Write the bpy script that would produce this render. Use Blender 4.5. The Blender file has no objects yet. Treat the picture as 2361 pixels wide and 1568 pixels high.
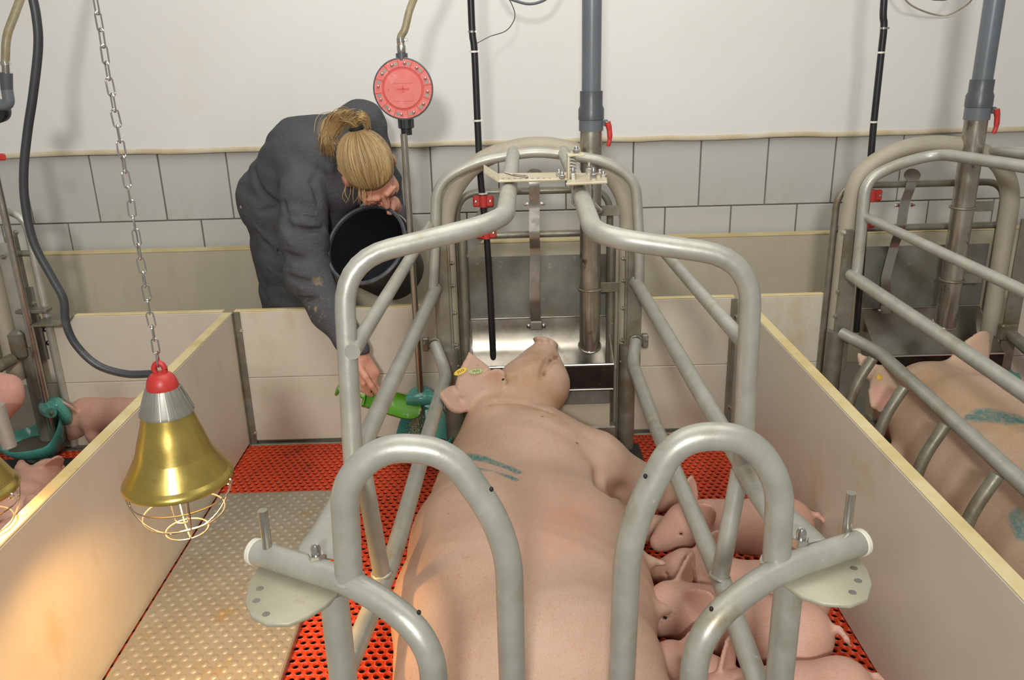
import bpy, math, random
import numpy as np
from mathutils import Vector, Matrix
random.seed(7); rng = np.random.default_rng(5)
SC = bpy.context.scene
COL = SC.collection

# ------------------------------------------------------------------ camera
FPX, CAMZ = 1950.0, 1.45
_p, _y, _r = math.radians(19.3), math.radians(0.4), math.radians(1.45)
_f = Vector((math.sin(_y)*math.cos(_p), math.cos(_y)*math.cos(_p), -math.sin(_p)))
_r0 = Vector((math.cos(_y), -math.sin(_y), 0)); _u0 = _r0.cross(_f)
_R = _r0*math.cos(_r) - _u0*math.sin(_r)
_U = _u0*math.cos(_r) + _r0*math.sin(_r)
CAM = Vector((0, 0, CAMZ))
cam = bpy.data.cameras.new('camera'); cam.sensor_width = 36; cam.sensor_fit = 'HORIZONTAL'
cam.lens = 36*FPX/2361; cam.clip_start = 0.05
co = bpy.data.objects.new('camera', cam); COL.objects.link(co)
co.matrix_world = Matrix(((_R.x, _U.x, -_f.x, 0), (_R.y, _U.y, -_f.y, 0), (_R.z, _U.z, -_f.z, CAMZ), (0, 0, 0, 1)))
SC.camera = co

# ------------------------------------------------------------------ world, lights, exposure
w = bpy.data.worlds.new('barn_air'); SC.world = w; w.use_nodes = True
w.node_tree.nodes['Background'].inputs[0].default_value = (1.0, 0.975, 0.92, 1)
w.node_tree.nodes['Background'].inputs[1].default_value = 0.30
def area(name, loc, target, size, power, col, sy=None):
    l = bpy.data.lights.new(name, 'AREA'); l.energy = power; l.color = col; l.size = size
    if sy: l.shape = 'RECTANGLE'; l.size_y = sy
    o = bpy.data.objects.new(name, l); COL.objects.link(o); o.location = loc
    o.rotation_euler = (Vector(target)-Vector(loc)).to_track_quat('-Z', 'Y').to_euler()
    return o
area('flash_lamp', (-0.22, -1.7, 2.22), (0.1, 3.4, 0.9), 0.30, 88, (1, 0.985, 0.95))
area('ceiling_tube_light', (0.1, 1.9, 2.8), (0.1, 3.5, 0.4), 2.2, 38, (1, 0.975, 0.92), 2.2)
SC.view_settings.view_transform = 'Standard'; SC.view_settings.look = 'None'
SC.view_settings.exposure = 0.0; SC.view_settings.gamma = 1.0
SC.view_settings.use_curve_mapping = False

# ------------------------------------------------------------------ geometry helpers
def ray(x, y): return _f + _R*((x-1180.5)/FPX) - _U*((y-784)/FPX)
def at(x, y, Y):
    d = ray(x, y); return CAM + d*(Y/d.y)
def atz(x, y, z):
    d = ray(x, y); return CAM + d*((z-CAMZ)/d.z)
V = Vector

class MB:
    """collects verts and faces"""
    def __init__(s): s.v = []; s.f = []
    def add(s, v, f, M=None):
        o = len(s.v)
        s.v += [tuple(M @ V(p)) if M is not None else tuple(p) for p in v]
        s.f += [tuple(i+o for i in q) for q in f]; return s
    def box(s, c, size, M=None, bev=0.0):
        hx, hy, hz = size[0]/2, size[1]/2, size[2]/2
        c = V(c)
        if bev <= 0:
            v = [c+V((x*hx, y*hy, z*hz)) for z in (-1, 1) for y in (-1, 1) for x in (-1, 1)]
            f = [(0,2,3,1), (4,5,7,6), (0,1,5,4), (2,6,7,3), (0,4,6,2), (1,3,7,5)]
            return s.add(v, f, M)
        v = []; idx = {}
        for z in (-1, 1):
            for y in (-1, 1):
                for x in (-1, 1):
                    for a in range(3):
                        h = [hx, hy, hz]; q = [x*hx, y*hy, z*hz]
                        for b in range(3):
                            if b != a: q[b] -= (x, y, z)[b]*min(bev, h[b]*0.9)
                        idx[(x, y, z, a)] = len(v); v.append(c+V(q))
        f = []
        for a in range(3):
            b, d = (a+1) % 3, (a+2) % 3
            for sg in (-1, 1):
                q = []
                for (i, j) in ((-1,-1), (1,-1), (1,1), (-1,1)):
                    k = [0,0,0]; k[a] = sg; k[b] = i; k[d] = j; q.append(idx[(*k, a)])
                f.append(tuple(q if sg > 0 else q[::-1]))
            for i in (-1, 1):
                for j in (-1, 1):
                    k0 = [0,0,0]; k1 = [0,0,0]; k0[b] = k1[b] = i; k0[d] = k1[d] = j; k0[a] = -1; k1[a] = 1
                    q = [idx[(*k0, b)], idx[(*k1, b)], idx[(*k1, d)], idx[(*k0, d)]]
                    f.append(tuple(q if i*j > 0 else q[::-1]))
        for z in (-1, 1):
            for y in (-1, 1):
                for x in (-1, 1):
                    q = [idx[(x, y, z, a)] for a in range(3)]
                    f.append(tuple(q if x*y*z > 0 else q[::-1]))
        return s.add(v, f, M)
    def tube(s, pts, r, n=14, caps=True, M=None, squash=None):
        pts = [V(p) for p in pts]; m = len(pts)
        rr = r if isinstance(r, (list, tuple)) else [r]*m
        T = [(pts[min(i+1, m-1)]-pts[max(i-1, 0)]).normalized() for i in range(m)]
        up = V((0, 0, 1)) if abs(T[0].z) < 0.9 else V((0, 1, 0))
        N = (up - T[0]*up.dot(T[0])).normalized(); v = []; f = []
        for i in range(m):
            N = (N - T[i]*N.dot(T[i])).normalized(); B = T[i].cross(N)
            for k in range(n):
                a = 2*math.pi*k/n; ca, sa = math.cos(a), math.sin(a)
                if squash: ca *= squash[0]; sa *= squash[1]
                v.append(pts[i] + (N*ca + B*sa)*rr[i])
        for i in range(m-1):
            for k in range(n):
                k2 = (k+1) % n
                f.append((i*n+k, i*n+k2, (i+1)*n+k2, (i+1)*n+k))
        if caps:
            f.append(tuple(range(n))[::-1]); f.append(tuple((m-1)*n+k for k in range(n)))
        return s.add(v, f, M)
    def lathe(s, prof, n=32, M=None, closed=False):
        v = []; f = []; m = len(prof)
        for (r, z) in prof:
            for k in range(n):
                a = 2*math.pi*k/n; v.append((max(r, 1e-5)*math.cos(a), max(r, 1e-5)*math.sin(a), z))
        for i in range(m if closed else m-1):
            j = (i+1) % m
            for k in range(n):
                k2 = (k+1) % n; f.append((i*n+k, i*n+k2, j*n+k2, j*n+k))
        return s.add(v, f, M)
    def prism(s, poly, z0, z1, M=None, bev=0.0):
        n = len(poly); v = []; 
        if bev:
            c = sum((V(p) for p in poly), V((0, 0)))/n
            ins = [tuple(c+(V(p)-c)*(1-bev/max((V(p)-c).length, 1e-6))) for p in poly]
            rings = [(ins, z0), (poly, z0+bev), (poly, z1-bev), (ins, z1)]
        else: rings = [(poly, z0), (poly, z1)]
        for pl, z in rings: v += [(p[0], p[1], z) for p in pl]
        f = [tuple(range(n))[::-1], tuple((len(rings)-1)*n+k for k in range(n))]
        for i in range(len(rings)-1):
            for k in range(n):
                k2 = (k+1) % n; f.append((i*n+k, i*n+k2, (i+1)*n+k2, (i+1)*n+k))
        return s.add(v, f, M)
    def sphere(s, c, r, n=10, M=None):
        c = V(c); r = V((r, r, r)) if not isinstance(r, (tuple, list, Vector)) else V(r)
        prof = []; v = []; f = []
        for i in range(n+1):
            a = math.pi*i/n
            for k in range(2*n):
                b = math.pi*k/n
                v.append((c.x+r.x*math.sin(a)*math.cos(b), c.y+r.y*math.sin(a)*math.sin(b), c.z-r.z*math.cos(a)))
        for i in range(n):
            for k in range(2*n):
                k2 = (k+1) % (2*n); f.append((i*2*n+k, i*2*n+k2, (i+1)*2*n+k2, (i+1)*2*n+k))
        return s.add(v, f, M)
    def mesh(s, name, smooth=True, ang=40):
        me = bpy.data.meshes.new(name); me.from_pydata(s.v, [], s.f); me.validate(); me.update()
        if smooth:
            me.shade_smooth()
            if ang: me.set_sharp_from_angle(angle=math.radians(ang))
        return me
    def obj(s, name, mat, parent=None, smooth=True, ang=40, label=None):
        return link(name, s.mesh(name, smooth, ang), mat, parent, label)

def wloc(o):
    l = V((0, 0, 0))
    while o: l += o.location; o = o.parent
    return l
def link(name, me, mat, parent=None, label=None):
    if not me.materials: me.materials.append(mat)
    o = bpy.data.objects.new(name, me); COL.objects.link(o)
    if parent is not None:
        o.parent = parent; o.location = -wloc(parent)
    if label: o['label'] = label
    return o
def tag(o, label, cat, group=None):
    o['label'] = label; o['category'] = cat
    if group: o['group'] = group
    return o
def thing(name, loc, label, cat, group=None):
    o = bpy.data.objects.new(name, None); COL.objects.link(o); o.location = loc
    o.empty_display_size = 0.05
    return tag(o, label, cat, group)
def struct(o): o['kind'] = 'structure'; return o

def fillet(pts, R, n=7):
    """round the corners of a polyline"""
    pts = [V(p) for p in pts]; out = [pts[0]]
    Rs = R if isinstance(R, (list, tuple)) else [R]*len(pts)
    for i in range(1, len(pts)-1):
        a, b, c = pts[i-1], pts[i], pts[i+1]
        d = min(Rs[i], (a-b).length*0.48, (c-b).length*0.48)
        p, q = b+(a-b).normalized()*d, b+(c-b).normalized()*d
        for k in range(n+1):
            t = k/n; out.append(p*(1-t)**2 + b*2*t*(1-t) + q*t*t)
    out.append(pts[-1]); return out
def spline(pts, n=8):
    """Catmull-Rom through the points"""
    pts = [V(p) for p in pts]; P = [pts[0]*2-pts[1]] + pts + [pts[-1]*2-pts[-2]]; out = []
    for i in range(1, len(P)-2):
        a, b, c, d = P[i-1:i+3]
        for k in range(n):
            t = k/n
            out.append(0.5*((b*2) + (c-a)*t + (a*2-b*5+c*4-d)*t*t + (b*3-a-c*3+d)*t**3))
    out.append(pts[-1]); return out
def frame(o, z, x=(1, 0, 0)):
    """matrix at o whose local z points along z"""
    z = V(z).normalized(); x = V(x); x = (x - z*x.dot(z)); x = x.normalized() if x.length > 1e-4 else z.orthogonal().normalized()
    y = z.cross(x); o = V(o)
    return Matrix(((x.x, y.x, z.x, o.x), (x.y, y.y, z.y, o.y), (x.z, y.z, z.z, o.z), (0, 0, 0, 1)))
def T(*p): return Matrix.Translation(V(p))

# ------------------------------------------------------------------ materials
def lin(c):
    return tuple((x/12.92 if x <= 0.04045 else ((x+0.055)/1.055)**2.4) for x in (v/255 for v in c)) + (1,)
def new_mat(name):
    m = bpy.data.materials.new(name); m.use_nodes = True
    nt = m.node_tree; return m, nt, nt.nodes['Principled BSDF']
def N_(nt, kind, **kw):
    n = nt.nodes.new(kind)
    for k, v in kw.items():
        if hasattr(n, k): setattr(n, k, v)
        else: n.inputs[k.replace('_', ' ')].default_value = v
    return n
def mixc(nt, fac, a, b, mode='MIX'):
    n = nt.nodes.new('ShaderNodeMix'); n.data_type = 'RGBA'; n.blend_type = mode
    for sock, val in ((n.inputs[0], fac), (n.inputs[6], a), (n.inputs[7], b)):
        if hasattr(val, 'links'): nt.links.new(val, sock)
        else: sock.default_value = val
    return n.outputs[2]
def ramp(nt, src, lo, hi):
    n = nt.nodes.new('ShaderNodeMapRange'); n.inputs[1].default_value = lo; n.inputs[2].default_value = hi
    nt.links.new(src, n.inputs[0]); return n.outputs[0]
def math_(nt, op, a, b=None):
    n = nt.nodes.new('ShaderNodeMath'); n.operation = op
    for i, val in enumerate((a, b)):
        if val is None: continue
        if hasattr(val, 'links'): nt.links.new(val, n.inputs[i])
        else: n.inputs[i].default_value = val
    return n.outputs[0]
def noise(nt, co, scale, detail=3, rough=0.55, stretch=None, dist=0.0):
    if stretch:
        mp = nt.nodes.new('ShaderNodeMapping'); mp.inputs['Scale'].default_value = stretch
        nt.links.new(co, mp.inputs[0]); co = mp.outputs[0]
    n = nt.nodes.new('ShaderNodeTexNoise'); n.inputs['Scale'].default_value = scale
    n.inputs['Detail'].default_value = detail; n.inputs['Roughness'].default_value = rough
    n.inputs['Distortion'].default_value = dist
    nt.links.new(co, n.inputs[0]); return n.outputs[0]
def coords(nt): return nt.nodes.new('ShaderNodeTexCoord').outputs['Object']
def bump(nt, bs, h, strength, dist=0.002):
    b = nt.nodes.new('ShaderNodeBump'); b.inputs['Strength'].default_value = strength; b.inputs['Distance'].default_value = dist
    nt.links.new(h, b.inputs['Height']); nt.links.new(b.outputs[0], bs.inputs['Normal'])
def mat(name, c1, c2=None, scale=6, rough=0.5, metal=0.0, stains=(), bmp=0, bscale=80, stretch=None, rvar=0.0, sss=0, spec=0.5, coat=0):
    """noise-mottled surface; stains = [(colour, scale, lo, hi, stretch)]"""
    m, nt, bs = new_mat(name); co = coords(nt)
    col = lin(c1)
    if c2: col = mixc(nt, ramp(nt, noise(nt, co, scale, 4, 0.6, stretch), 0.3, 0.7), lin(c1), lin(c2))
    for st in stains:
        c, s_, lo, hi = st[:4]; stv = st[4] if len(st) > 4 else None
        col = mixc(nt, ramp(nt, noise(nt, co, s_, 5, 0.65, stv), lo, hi), col, lin(c))
    if hasattr(col, 'links'): nt.links.new(col, bs.inputs['Base Color'])
    else: bs.inputs['Base Color'].default_value = col
    bs.inputs['Roughness'].default_value = rough; bs.inputs['Metallic'].default_value = metal
    bs.inputs['Specular IOR Level'].default_value = spec
    if rvar: nt.links.new(ramp(nt, noise(nt, co, scale*1.7, 4), 0.3, 0.7), N_(nt, 'ShaderNodeMapRange').inputs[0]); \
        mr = nt.nodes[-1]; mr.inputs[3].default_value = rough-rvar; mr.inputs[4].default_value = rough+rvar; nt.links.new(mr.outputs[0], bs.inputs['Roughness'])
    if bmp: bump(nt, bs, noise(nt, co, bscale, 3), bmp)
    if sss:
        bs.inputs['Subsurface Weight'].default_value = sss; bs.inputs['Subsurface Radius'].default_value = (0.012, 0.005, 0.003); bs.inputs['Subsurface Scale'].default_value = 1.0
    if coat: bs.inputs['Coat Weight'].default_value = coat
    return m

M = {}
M['wall'] = mat('white_wall_panel', (236, 235, 230), (230, 228, 221), 1.3, 0.55, stains=[((222, 214, 196), 2.3, 0.62, 0.9), ((120, 112, 100), 55, 0.76, 0.79)], bmp=0.05, bscale=140)
M['seam'] = mat('cream_sealant', (222, 212, 188), (204, 186, 148), 9, 0.6)
M['tile'] = mat('grey_tile', (200, 199, 193), (194, 192, 184), 2.0, 0.35, stains=[((172, 166, 150), 3.1, 0.6, 0.9), ((90, 85, 75), 60, 0.76, 0.79)])
M['grout'] = mat('tile_grout', (140, 136, 124), (118, 112, 98), 8, 0.9)
M['board'] = mat('beige_wall_board', (197, 187, 164), (186, 176, 152), 2.5, 0.55, stains=[((168, 154, 122), 3.0, 0.55, 0.9, (3, 3, 0.6)), ((90, 80, 65), 50, 0.76, 0.79)])
M['panel'] = mat('white_plastic_panel', (212, 205, 188), (205, 196, 176), 3.0, 0.38, stains=[((190, 164, 116), 3.2, 0.58, 0.86, (1.6, 1.6, 0.8)), ((140, 98, 48), 22, 0.70, 0.80, (1, 1, 0.5)), ((70, 50, 30), 60, 0.77, 0.79)])
M['panel_edge'] = mat('yellowed_panel_edge', (226, 212, 166), (206, 184, 126), 8, 0.6, stains=[((176, 146, 84), 14, 0.62, 0.8)])
M['galv'] = mat('galvanised_steel', (186, 186, 175), (168, 168, 156), 16, 0.40, 0.38, stains=[((150, 136, 98), 7, 0.58, 0.8), ((210, 212, 208), 40, 0.66, 0.76)], bmp=0.12, bscale=90, rvar=0.08)
M['galv_old'] = mat('stained_galvanised_steel', (148, 146, 132), (124, 120, 104), 14, 0.45, 0.5, stains=[((112, 92, 58), 6, 0.52, 0.75), ((168, 168, 160), 30, 0.64, 0.76)], bmp=0.2, bscale=70, rvar=0.1)
M['dust'] = mat('dusty_galvanised_steel', (176, 168, 148), (164, 156, 138), 12, 0.62, 0.15, stains=[((150, 138, 108), 9, 0.58, 0.8)], bmp=0.08)
M['plate'] = mat('dusty_zinc_plate', (178, 172, 148), (188, 184, 164), 14, 0.55, 0.3, stains=[((142, 124, 84), 12, 0.62, 0.8)], bmp=0.1)
M['cream'] = mat('dusty_latch_zinc', (206, 198, 172), (190, 178, 148), 26, 0.5, 0.35, stains=[((140, 118, 74), 30, 0.62, 0.78)], bmp=0.15)
M['sheet'] = mat('weathered_zinc_sheet', (112, 113, 106), (140, 140, 130), 9, 0.5, 0.45, stains=[((126, 108, 66), 7, 0.54, 0.78), ((176, 176, 168), 45, 0.64, 0.74)], bmp=0.1)
M['steel'] = mat('stainless_steel', (186, 182, 174), (168, 162, 150), 10, 0.24, 0.9, stains=[((120, 100, 66), 9, 0.62, 0.82), ((40, 34, 26), 70, 0.70, 0.76)], rvar=0.08)
M['steel_dirty'] = mat('grimy_stainless_steel', (184, 179, 169), (146, 136, 118), 7, 0.27, 0.85, stains=[((50, 42, 30), 24, 0.60, 0.74)], rvar=0.1)
M['trough'] = mat('trough_stainless_steel', (168, 164, 154), (140, 132, 116), 8, 0.30, 0.85, stains=[((112, 88, 48), 9, 0.62, 0.80), ((56, 42, 24), 60, 0.70, 0.75)], rvar=0.06)
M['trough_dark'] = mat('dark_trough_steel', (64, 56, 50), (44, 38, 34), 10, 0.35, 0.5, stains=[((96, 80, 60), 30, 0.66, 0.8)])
M['chrome'] = mat('bright_steel', (210, 208, 204), None, 8, 0.18, 1.0)
M['pvc'] = mat('grey_pvc', (104, 110, 116), (96, 101, 106), 6, 0.32, stains=[((136, 132, 120), 9, 0.66, 0.85)])
M['pvc_dark'] = mat('dark_grey_pvc', (84, 88, 94), (76, 80, 84), 6, 0.35)
M['black'] = mat('black_plastic', (26, 28, 30), (36, 38, 40), 9, 0.33)
M['rubber'] = mat('black_rubber_cable', (44, 47, 50), (58, 60, 60), 9, 0.45, stains=[((96, 92, 84), 12, 0.62, 0.85)])
M['bucket'] = mat('black_bucket_plastic', (24, 26, 30), (34, 36, 40), 6, 0.42)
M['hose'] = mat('beige_braided_hose', (150, 140, 112), (134, 122, 92), 60, 0.35)
M['red'] = mat('red_plastic', (196, 62, 56), (184, 48, 44), 14, 0.4)
M['red_dust'] = mat('dusty_red_plastic', (214, 116, 108), (204, 94, 86), 9, 0.5, stains=[((226, 172, 168), 16, 0.56, 0.78)])
M['red_ring'] = mat('clean_red_plastic', (206, 66, 48), (196, 56, 42), 12, 0.45)
M['floor'] = mat('orange_red_plastic_slats', (208, 70, 30), (190, 58, 24), 5, 0.42, stains=[((104, 48, 24), 9, 0.56, 0.82)], bmp=0.1, bscale=60)
M['pit'] = mat('dark_slurry_pit', (18, 12, 9), (28, 18, 12), 4, 0.8)
M['heatplate'] = mat('dimpled_zinc_heat_plate', (164, 158, 142), (152, 144, 124), 6, 0.42, 0.35, stains=[((166, 138, 84), 11, 0.58, 0.8), ((120, 84, 40), 45, 0.70, 0.8)], rvar=0.08)
M['brass'] = mat('anodised_gold_aluminium', (198, 176, 100), (184, 160, 80), 12, 0.30, 0.85, stains=[((140, 116, 54), 18, 0.62, 0.8), ((214, 206, 160), 9, 0.64, 0.8)], rvar=0.07)
M['alu'] = mat('cast_aluminium', (178, 176, 168), (162, 160, 150), 10, 0.42, 0.75)
M['teal'] = mat('teal_enamel', (84, 160, 148), (72, 146, 134), 8, 0.2, stains=[((60, 70, 60), 14, 0.66, 0.85)], coat=0.4)
M['teal_dirty'] = mat('dirty_underside_enamel', (58, 60, 54), (74, 92, 84), 8, 0.4)
M['feed'] = mat('wet_feed', (86, 80, 66), (68, 62, 50), 30, 0.6, bmp=0.5, bscale=120)
M['pellet'] = mat('pale_feed_grain', (206, 192, 160), (170, 150, 112), 200, 0.8)
M['mat'] = mat('black_rubber_mat', (52, 52, 46), (40, 40, 36), 12, 0.8, stains=[((110, 104, 84), 60, 0.7, 0.78)], bmp=0.3)
M['green'] = mat('green_scoop_plastic', (94, 170, 36), (84, 158, 30), 9, 0.35, stains=[((206, 200, 168), 26, 0.56, 0.66)])
M['green_in'] = mat('floury_green_plastic', (88, 158, 34), (104, 168, 48), 9, 0.45, stains=[((214, 206, 176), 24, 0.57, 0.68)])
M['cloth'] = None
M['tie'] = mat('white_cable_tie', (222, 218, 204), None, 8, 0.4)
M['tag_yellow'] = mat('yellow_ear_tag', (226, 190, 36), (216, 176, 28), 30, 0.4)
M['tag_green'] = mat('pale_green_ear_tag', (176, 190, 120), (164, 178, 104), 30, 0.4)
M['hairband'] = mat('black_elastic', (24, 23, 22), (38, 34, 30), 90, 0.8)
M['ink'] = mat('black_print', (30, 28, 22), None, 9, 0.6)
def emit(name, c, s):
    m, nt, bs = new_mat(name); bs.inputs['Base Color'].default_value = lin(c)
    bs.inputs['Emission Color'].default_value = lin(c); bs.inputs['Emission Strength'].default_value = s; return m
M['bulb'] = emit('glowing_heat_bulb', (255, 196, 110), 14.0)
# ================================================================== SETTING
YW = 3.75          # back wall
# back wall: upper panel, sealant bead, tiles, lower board
wall = struct(MB().box((0.1, YW+0.06, 1.95), (7.4, 0.1, 1.82)).obj('wall_back', M['wall'], smooth=False))
wall['label'] = 'white back wall above the grey tiles'
bead = MB(); rr_ = random.Random(3)
bead.tube([(x*0.12, YW+0.006+rr_.uniform(-.002, .002), 1.046+rr_.uniform(-.003, .003)) for x in range(-30, 32)], 0.011, 10, squash=(1, .35))
bead.obj('sealant_bead', M['seam'], wall, label='cream sealant bead')
MB().box((0.1, YW+0.075, 0.70), (7.4, 0.06, 0.70)).obj('grout_bed', M['grout'], wall, smooth=False)
tp = 0.2985; g = 0.006
tm = MB().box((0, 0, 0), (tp-g, 0.012, tp-g), bev=0.0022).mesh('tile', ang=25); tm.materials.append(M['tile'])
for row in range(2):
    z = 1.036 - tp/2 - row*tp
    for k in range(-4, 17):
        x = -1.805 + tp*(k+0.5) + (tp/2 if row else 0) - tp
        o = link('tile', tm, M['tile'], wall); o.location = (x, YW+0.042, z); o.location += V((0, -0.0035*rr_.random(), 0))
lb = struct(MB().box((0.1, YW-0.03, 0.305), (7.4, 0.045, 0.62), bev=0.004).obj('baseboard_back', M['board']))
lb['label'] = 'beige board along the foot of the back wall'
MB().box((0.1, YW-0.03, 0.6185), (7.4, 0.049, 0.007)).obj('top_edge', M['panel_edge'], lb, smooth=False)
aisle = struct(MB().box((0.1, 3.4, -0.02), (7.4, 0.76, 0.04)).obj('floor_aisle', mat('aisle_concrete', (140, 134, 122), (120, 114, 104), 5, 0.8), smooth=False))

# slatted floor: real holes
def slats(rects, z=0.0, depth=0.006, cx=0.026, cy=0.0225):
    vs = []; fs = []; n = 8
    hole = [(0.0070*math.cos(2*math.pi*(k+.5)/n)*1.08, 0.0086*math.sin(2*math.pi*(k+.5)/n)*1.05) for k in range(n)]
    hx, hy = cx/2, cy/2
    outer = [(hx, hy*.45), (hx*.45, hy), (-hx*.45, hy), (-hx, hy*.45), (-hx, -hy*.45), (-hx*.45, -hy), (hx*.45, -hy), (hx, -hy*.45)]
    order = sorted(range(n), key=lambda k: math.atan2(hole[k][1], hole[k][0]) % (2*math.pi))
    hole = [hole[k] for k in order]
    for (x0, x1, y0, y1) in rects:
        ny = int((y1-y0)/cy); nx = int((x1-x0)/cx)
        for j in range(ny):
            y = y0+(j+.5)*cy; off = (j % 2)*cx/2
            for i in range(nx):
                x = x0+(i+.5)*cx+off; b = len(vs)
                vs += [(x+p[0], y+p[1], z-0.0015) for p in outer]
                vs += [(x+p[0]*1.28, y+p[1]*1.22, z) for p in hole]
                vs += [(x+p[0], y+p[1], z-0.003) for p in hole]
                vs += [(x+p[0]*.96, y+p[1]*.96, z-depth) for p in hole]
                vs += [(x+hx, y+hy, z-.0015), (x-hx, y+hy, z-.0015), (x-hx, y-hy, z-.0015), (x+hx, y-hy, z-.0015)]
                for k in range(n):
                    k2 = (k+1) % n
                    fs += [(b+k, b+k2, b+8+k2, b+8+k), (b+8+k, b+8+k2, b+16+k2, b+16+k), (b+16+k, b+16+k2, b+24+k2, b+24+k)]
                fs += [(b, b+32, b+1), (b+2, b+33, b+3), (b+4, b+34, b+5), (b+6, b+35, b+7)]
    return vs, fs
v_, f_ = slats([(-1.03, -0.95, 1.2, 2.551), (-1.03, -0.12, 2.55, 3.001), (-0.60, -0.12, 1.2, 2.551), (0.20, 0.89, 1.2, 3.001),
                (-2.3, -1.04, 1.5, 2.985), (0.9, 1.5, 1.4, 2.985), (1.85, 2.6, 1.4, 2.985)])
mb = MB(); mb.v = v_; mb.f = f_
fl = struct(mb.obj('floor', M['floor'], ang=50)); fl['label'] = 'orange-red perforated plastic pen floor'
struct(MB().box((0.1, 1.9, -0.06), (5.5, 2.4, 0.02)).obj('floor_pit', M['pit'], smooth=False))
# rim strip of the floor along the far panels
struct(MB().box((0.1, 2.992, -0.012), (5.2, 0.018, 0.03), bev=0.003).obj('trim_1', M['galv_old']))

# black rubber mats under the sow
def rmat(x0, x1, y0, y1, z, label):
    o = MB().box(((x0+x1)/2, (y0+y1)/2, z), (x1-x0, y1-y0, 0.010), bev=0.002).obj('rubber_mat', M['mat'])
    return tag(o, label, 'mat', None)
rmat(-0.135, 0.215, 1.1, 2.93, 0.006, 'long dark rubber mat under the sow lying in the middle crate')
c0 = atz(1425, 1046, 0.006)
rmat(c0.x-0.09, c0.x+0.085, c0.y-0.11, c0.y+0.07, 0.008, 'small square dark mat on the red floor by the trough foot')
rmat(1.34, 1.95, 0.9, 2.9, 0.006, 'dark rubber mat under the sow in the right-hand pen')
rmat(-2.2, -1.5, 1.6, 2.9, 0.006, 'dark rubber mat under the teal bowl in the left-hand pen')

# ------------------------------------------------------------------ pen panels of two planks each
def panel(a, b, h, th, label, group, side=1, z0=0.012, np_=2):
    """upright panel from a to b (x, y); th to the left of a->b times side"""
    a, b = V((*a, 0)), V((*b, 0)); d = (b-a); L = d.length; d.normalize(); n = V((-d.y, d.x, 0))*side
    Mx = Matrix(((d.x, n.x, 0, a.x), (d.y, n.y, 0, a.y), (0, 0, 1, z0), (0, 0, 0, 1)))
    t = thing('pen_panel', a+d*(L/2), label, 'panel', group)
    hh = h/np_
    for k in range(np_):
        MB().box((L/2, th/2, hh*k+hh/2), (L, th, hh-0.0012), Mx, bev=0.0025).obj('plank', M['panel'], t, ang=25)
    MB().box((L/2, th/2, h+0.0015), (L, th*0.98, 0.005), Mx, bev=0.002).obj('top_edge', M['panel_edge'], t, ang=25, label='yellowed top edge')
    return t
XL, XR, PH, YP = -1.005, 0.862, 0.527, 3.0
panel((XL, 0.75), (XL, 2.985), PH, 0.034, 'white plastic partition left of the hanging gold lamp, warm glow on it', 'long pen partitions', np_=1)
panel((XR, 2.985), (XR, 0.75), PH, 0.034, 'white plastic partition right of the piglets, before the right-hand sow', 'long pen partitions', np_=1)
pf1 = panel((-1.78, YP), (-1.045, YP), PH, 0.026, 'white low front panel behind the lone piglet in the left pen', 'front pen panels')
pf2 = panel((XL+0.0, YP), (-0.235, YP), PH, 0.026, 'white low front panel the person leans over with the scoop', 'front pen panels')
pf3 = panel((0.455, YP), (XR-0.01, YP), PH+0.004, 0.026, 'white low front panel right of the trough, with brown splashes', 'front pen panels')
pf4 = panel((XR+0.034, YP), (1.185, YP), PH+0.004, 0.026, 'short white front panel beside the right-hand crate post', 'front pen panels')
panel((1.90, YP), (2.75, YP), PH+0.004, 0.026, 'white front panel behind the teal bowl at the right edge', 'front pen panels')
# metal corner profiles with bolts
def profile(x, y, label, bz):
    t = thing('corner_profile', (x, y, 0), label, 'post', 'panel corner profiles')
    MB().box((x, y, 0.27), (0.022, 0.006, 0.54), bev=0.001).obj('profile_strip', M['galv_old'], t)
    MB().box((x-0.011, y-0.012, 0.27), (0.004, 0.026, 0.54), bev=0.001).obj('profile_flange', M['galv_old'], t)
    for z in bz:
        MB().lathe([(0.0001, 0.011), (0.005, 0.010), (0.007, 0.006), (0.007, 0.0)], 12, frame((x+0.008, y-0.003, z), (0, -1, 0))).obj('bolt', M['chrome'], t)
profile(XL+0.012, YP-0.006, 'thin metal corner strip where the lamp-side partition meets the front panel', (0.05, 0.47))
profile(XR-0.012, YP-0.006, 'thin metal corner strip at the far end of the right partition', (0.47, 0.1))
# dome bolts on the left front panel
for k, (px, py) in enumerate([(105, 760), (112, 791)]):
    p = at(px, py, YP)
    MB().lathe([(0.0001, 0.007), (0.006, 0.006), (0.010, 0.002), (0.011, 0)], 14, frame(p, (0, -1, 0))).obj('bolt', M['chrome'], pf1)

# ------------------------------------------------------------------ dimpled heat plate
hp = MB(); x0, x1, y0, y1 = -0.996, -0.565, 0.9, 2.572
hp.box(((x0+x1)/2, (y0+y1)/2, 0.012), (x1-x0, y1-y0, 0.024), bev=0.004)
nb = 12
j = 0; y = y0+0.03
while y < y1-0.015:
    x = x0+0.022+(0.01875 if j % 2 else 0)
    while x < x1-0.012:
        v = []; f = []
        for i, (r, z) in enumerate(((0.0118, -0.0005), (0.0096, 0.0012), (0.0054, 0.0025))):
            v += [(x+r*0.92*math.cos(2*math.pi*k/nb), y+r*1.05*math.sin(2*math.pi*k/nb), 0.024+z) for k in range(nb)]
        v.append((x, y, 0.0270))
        for i in range(2):
            f += [(i*nb+k, i*nb+(k+1) % nb, (i+1)*nb+(k+1) % nb, (i+1)*nb+k) for k in range(nb)]
        f += [(2*nb+k, 2*nb+(k+1) % nb, 3*nb) for k in range(nb)]
        hp.add(v, f); x += 0.0375
    y += 0.0225; j += 1
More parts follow.
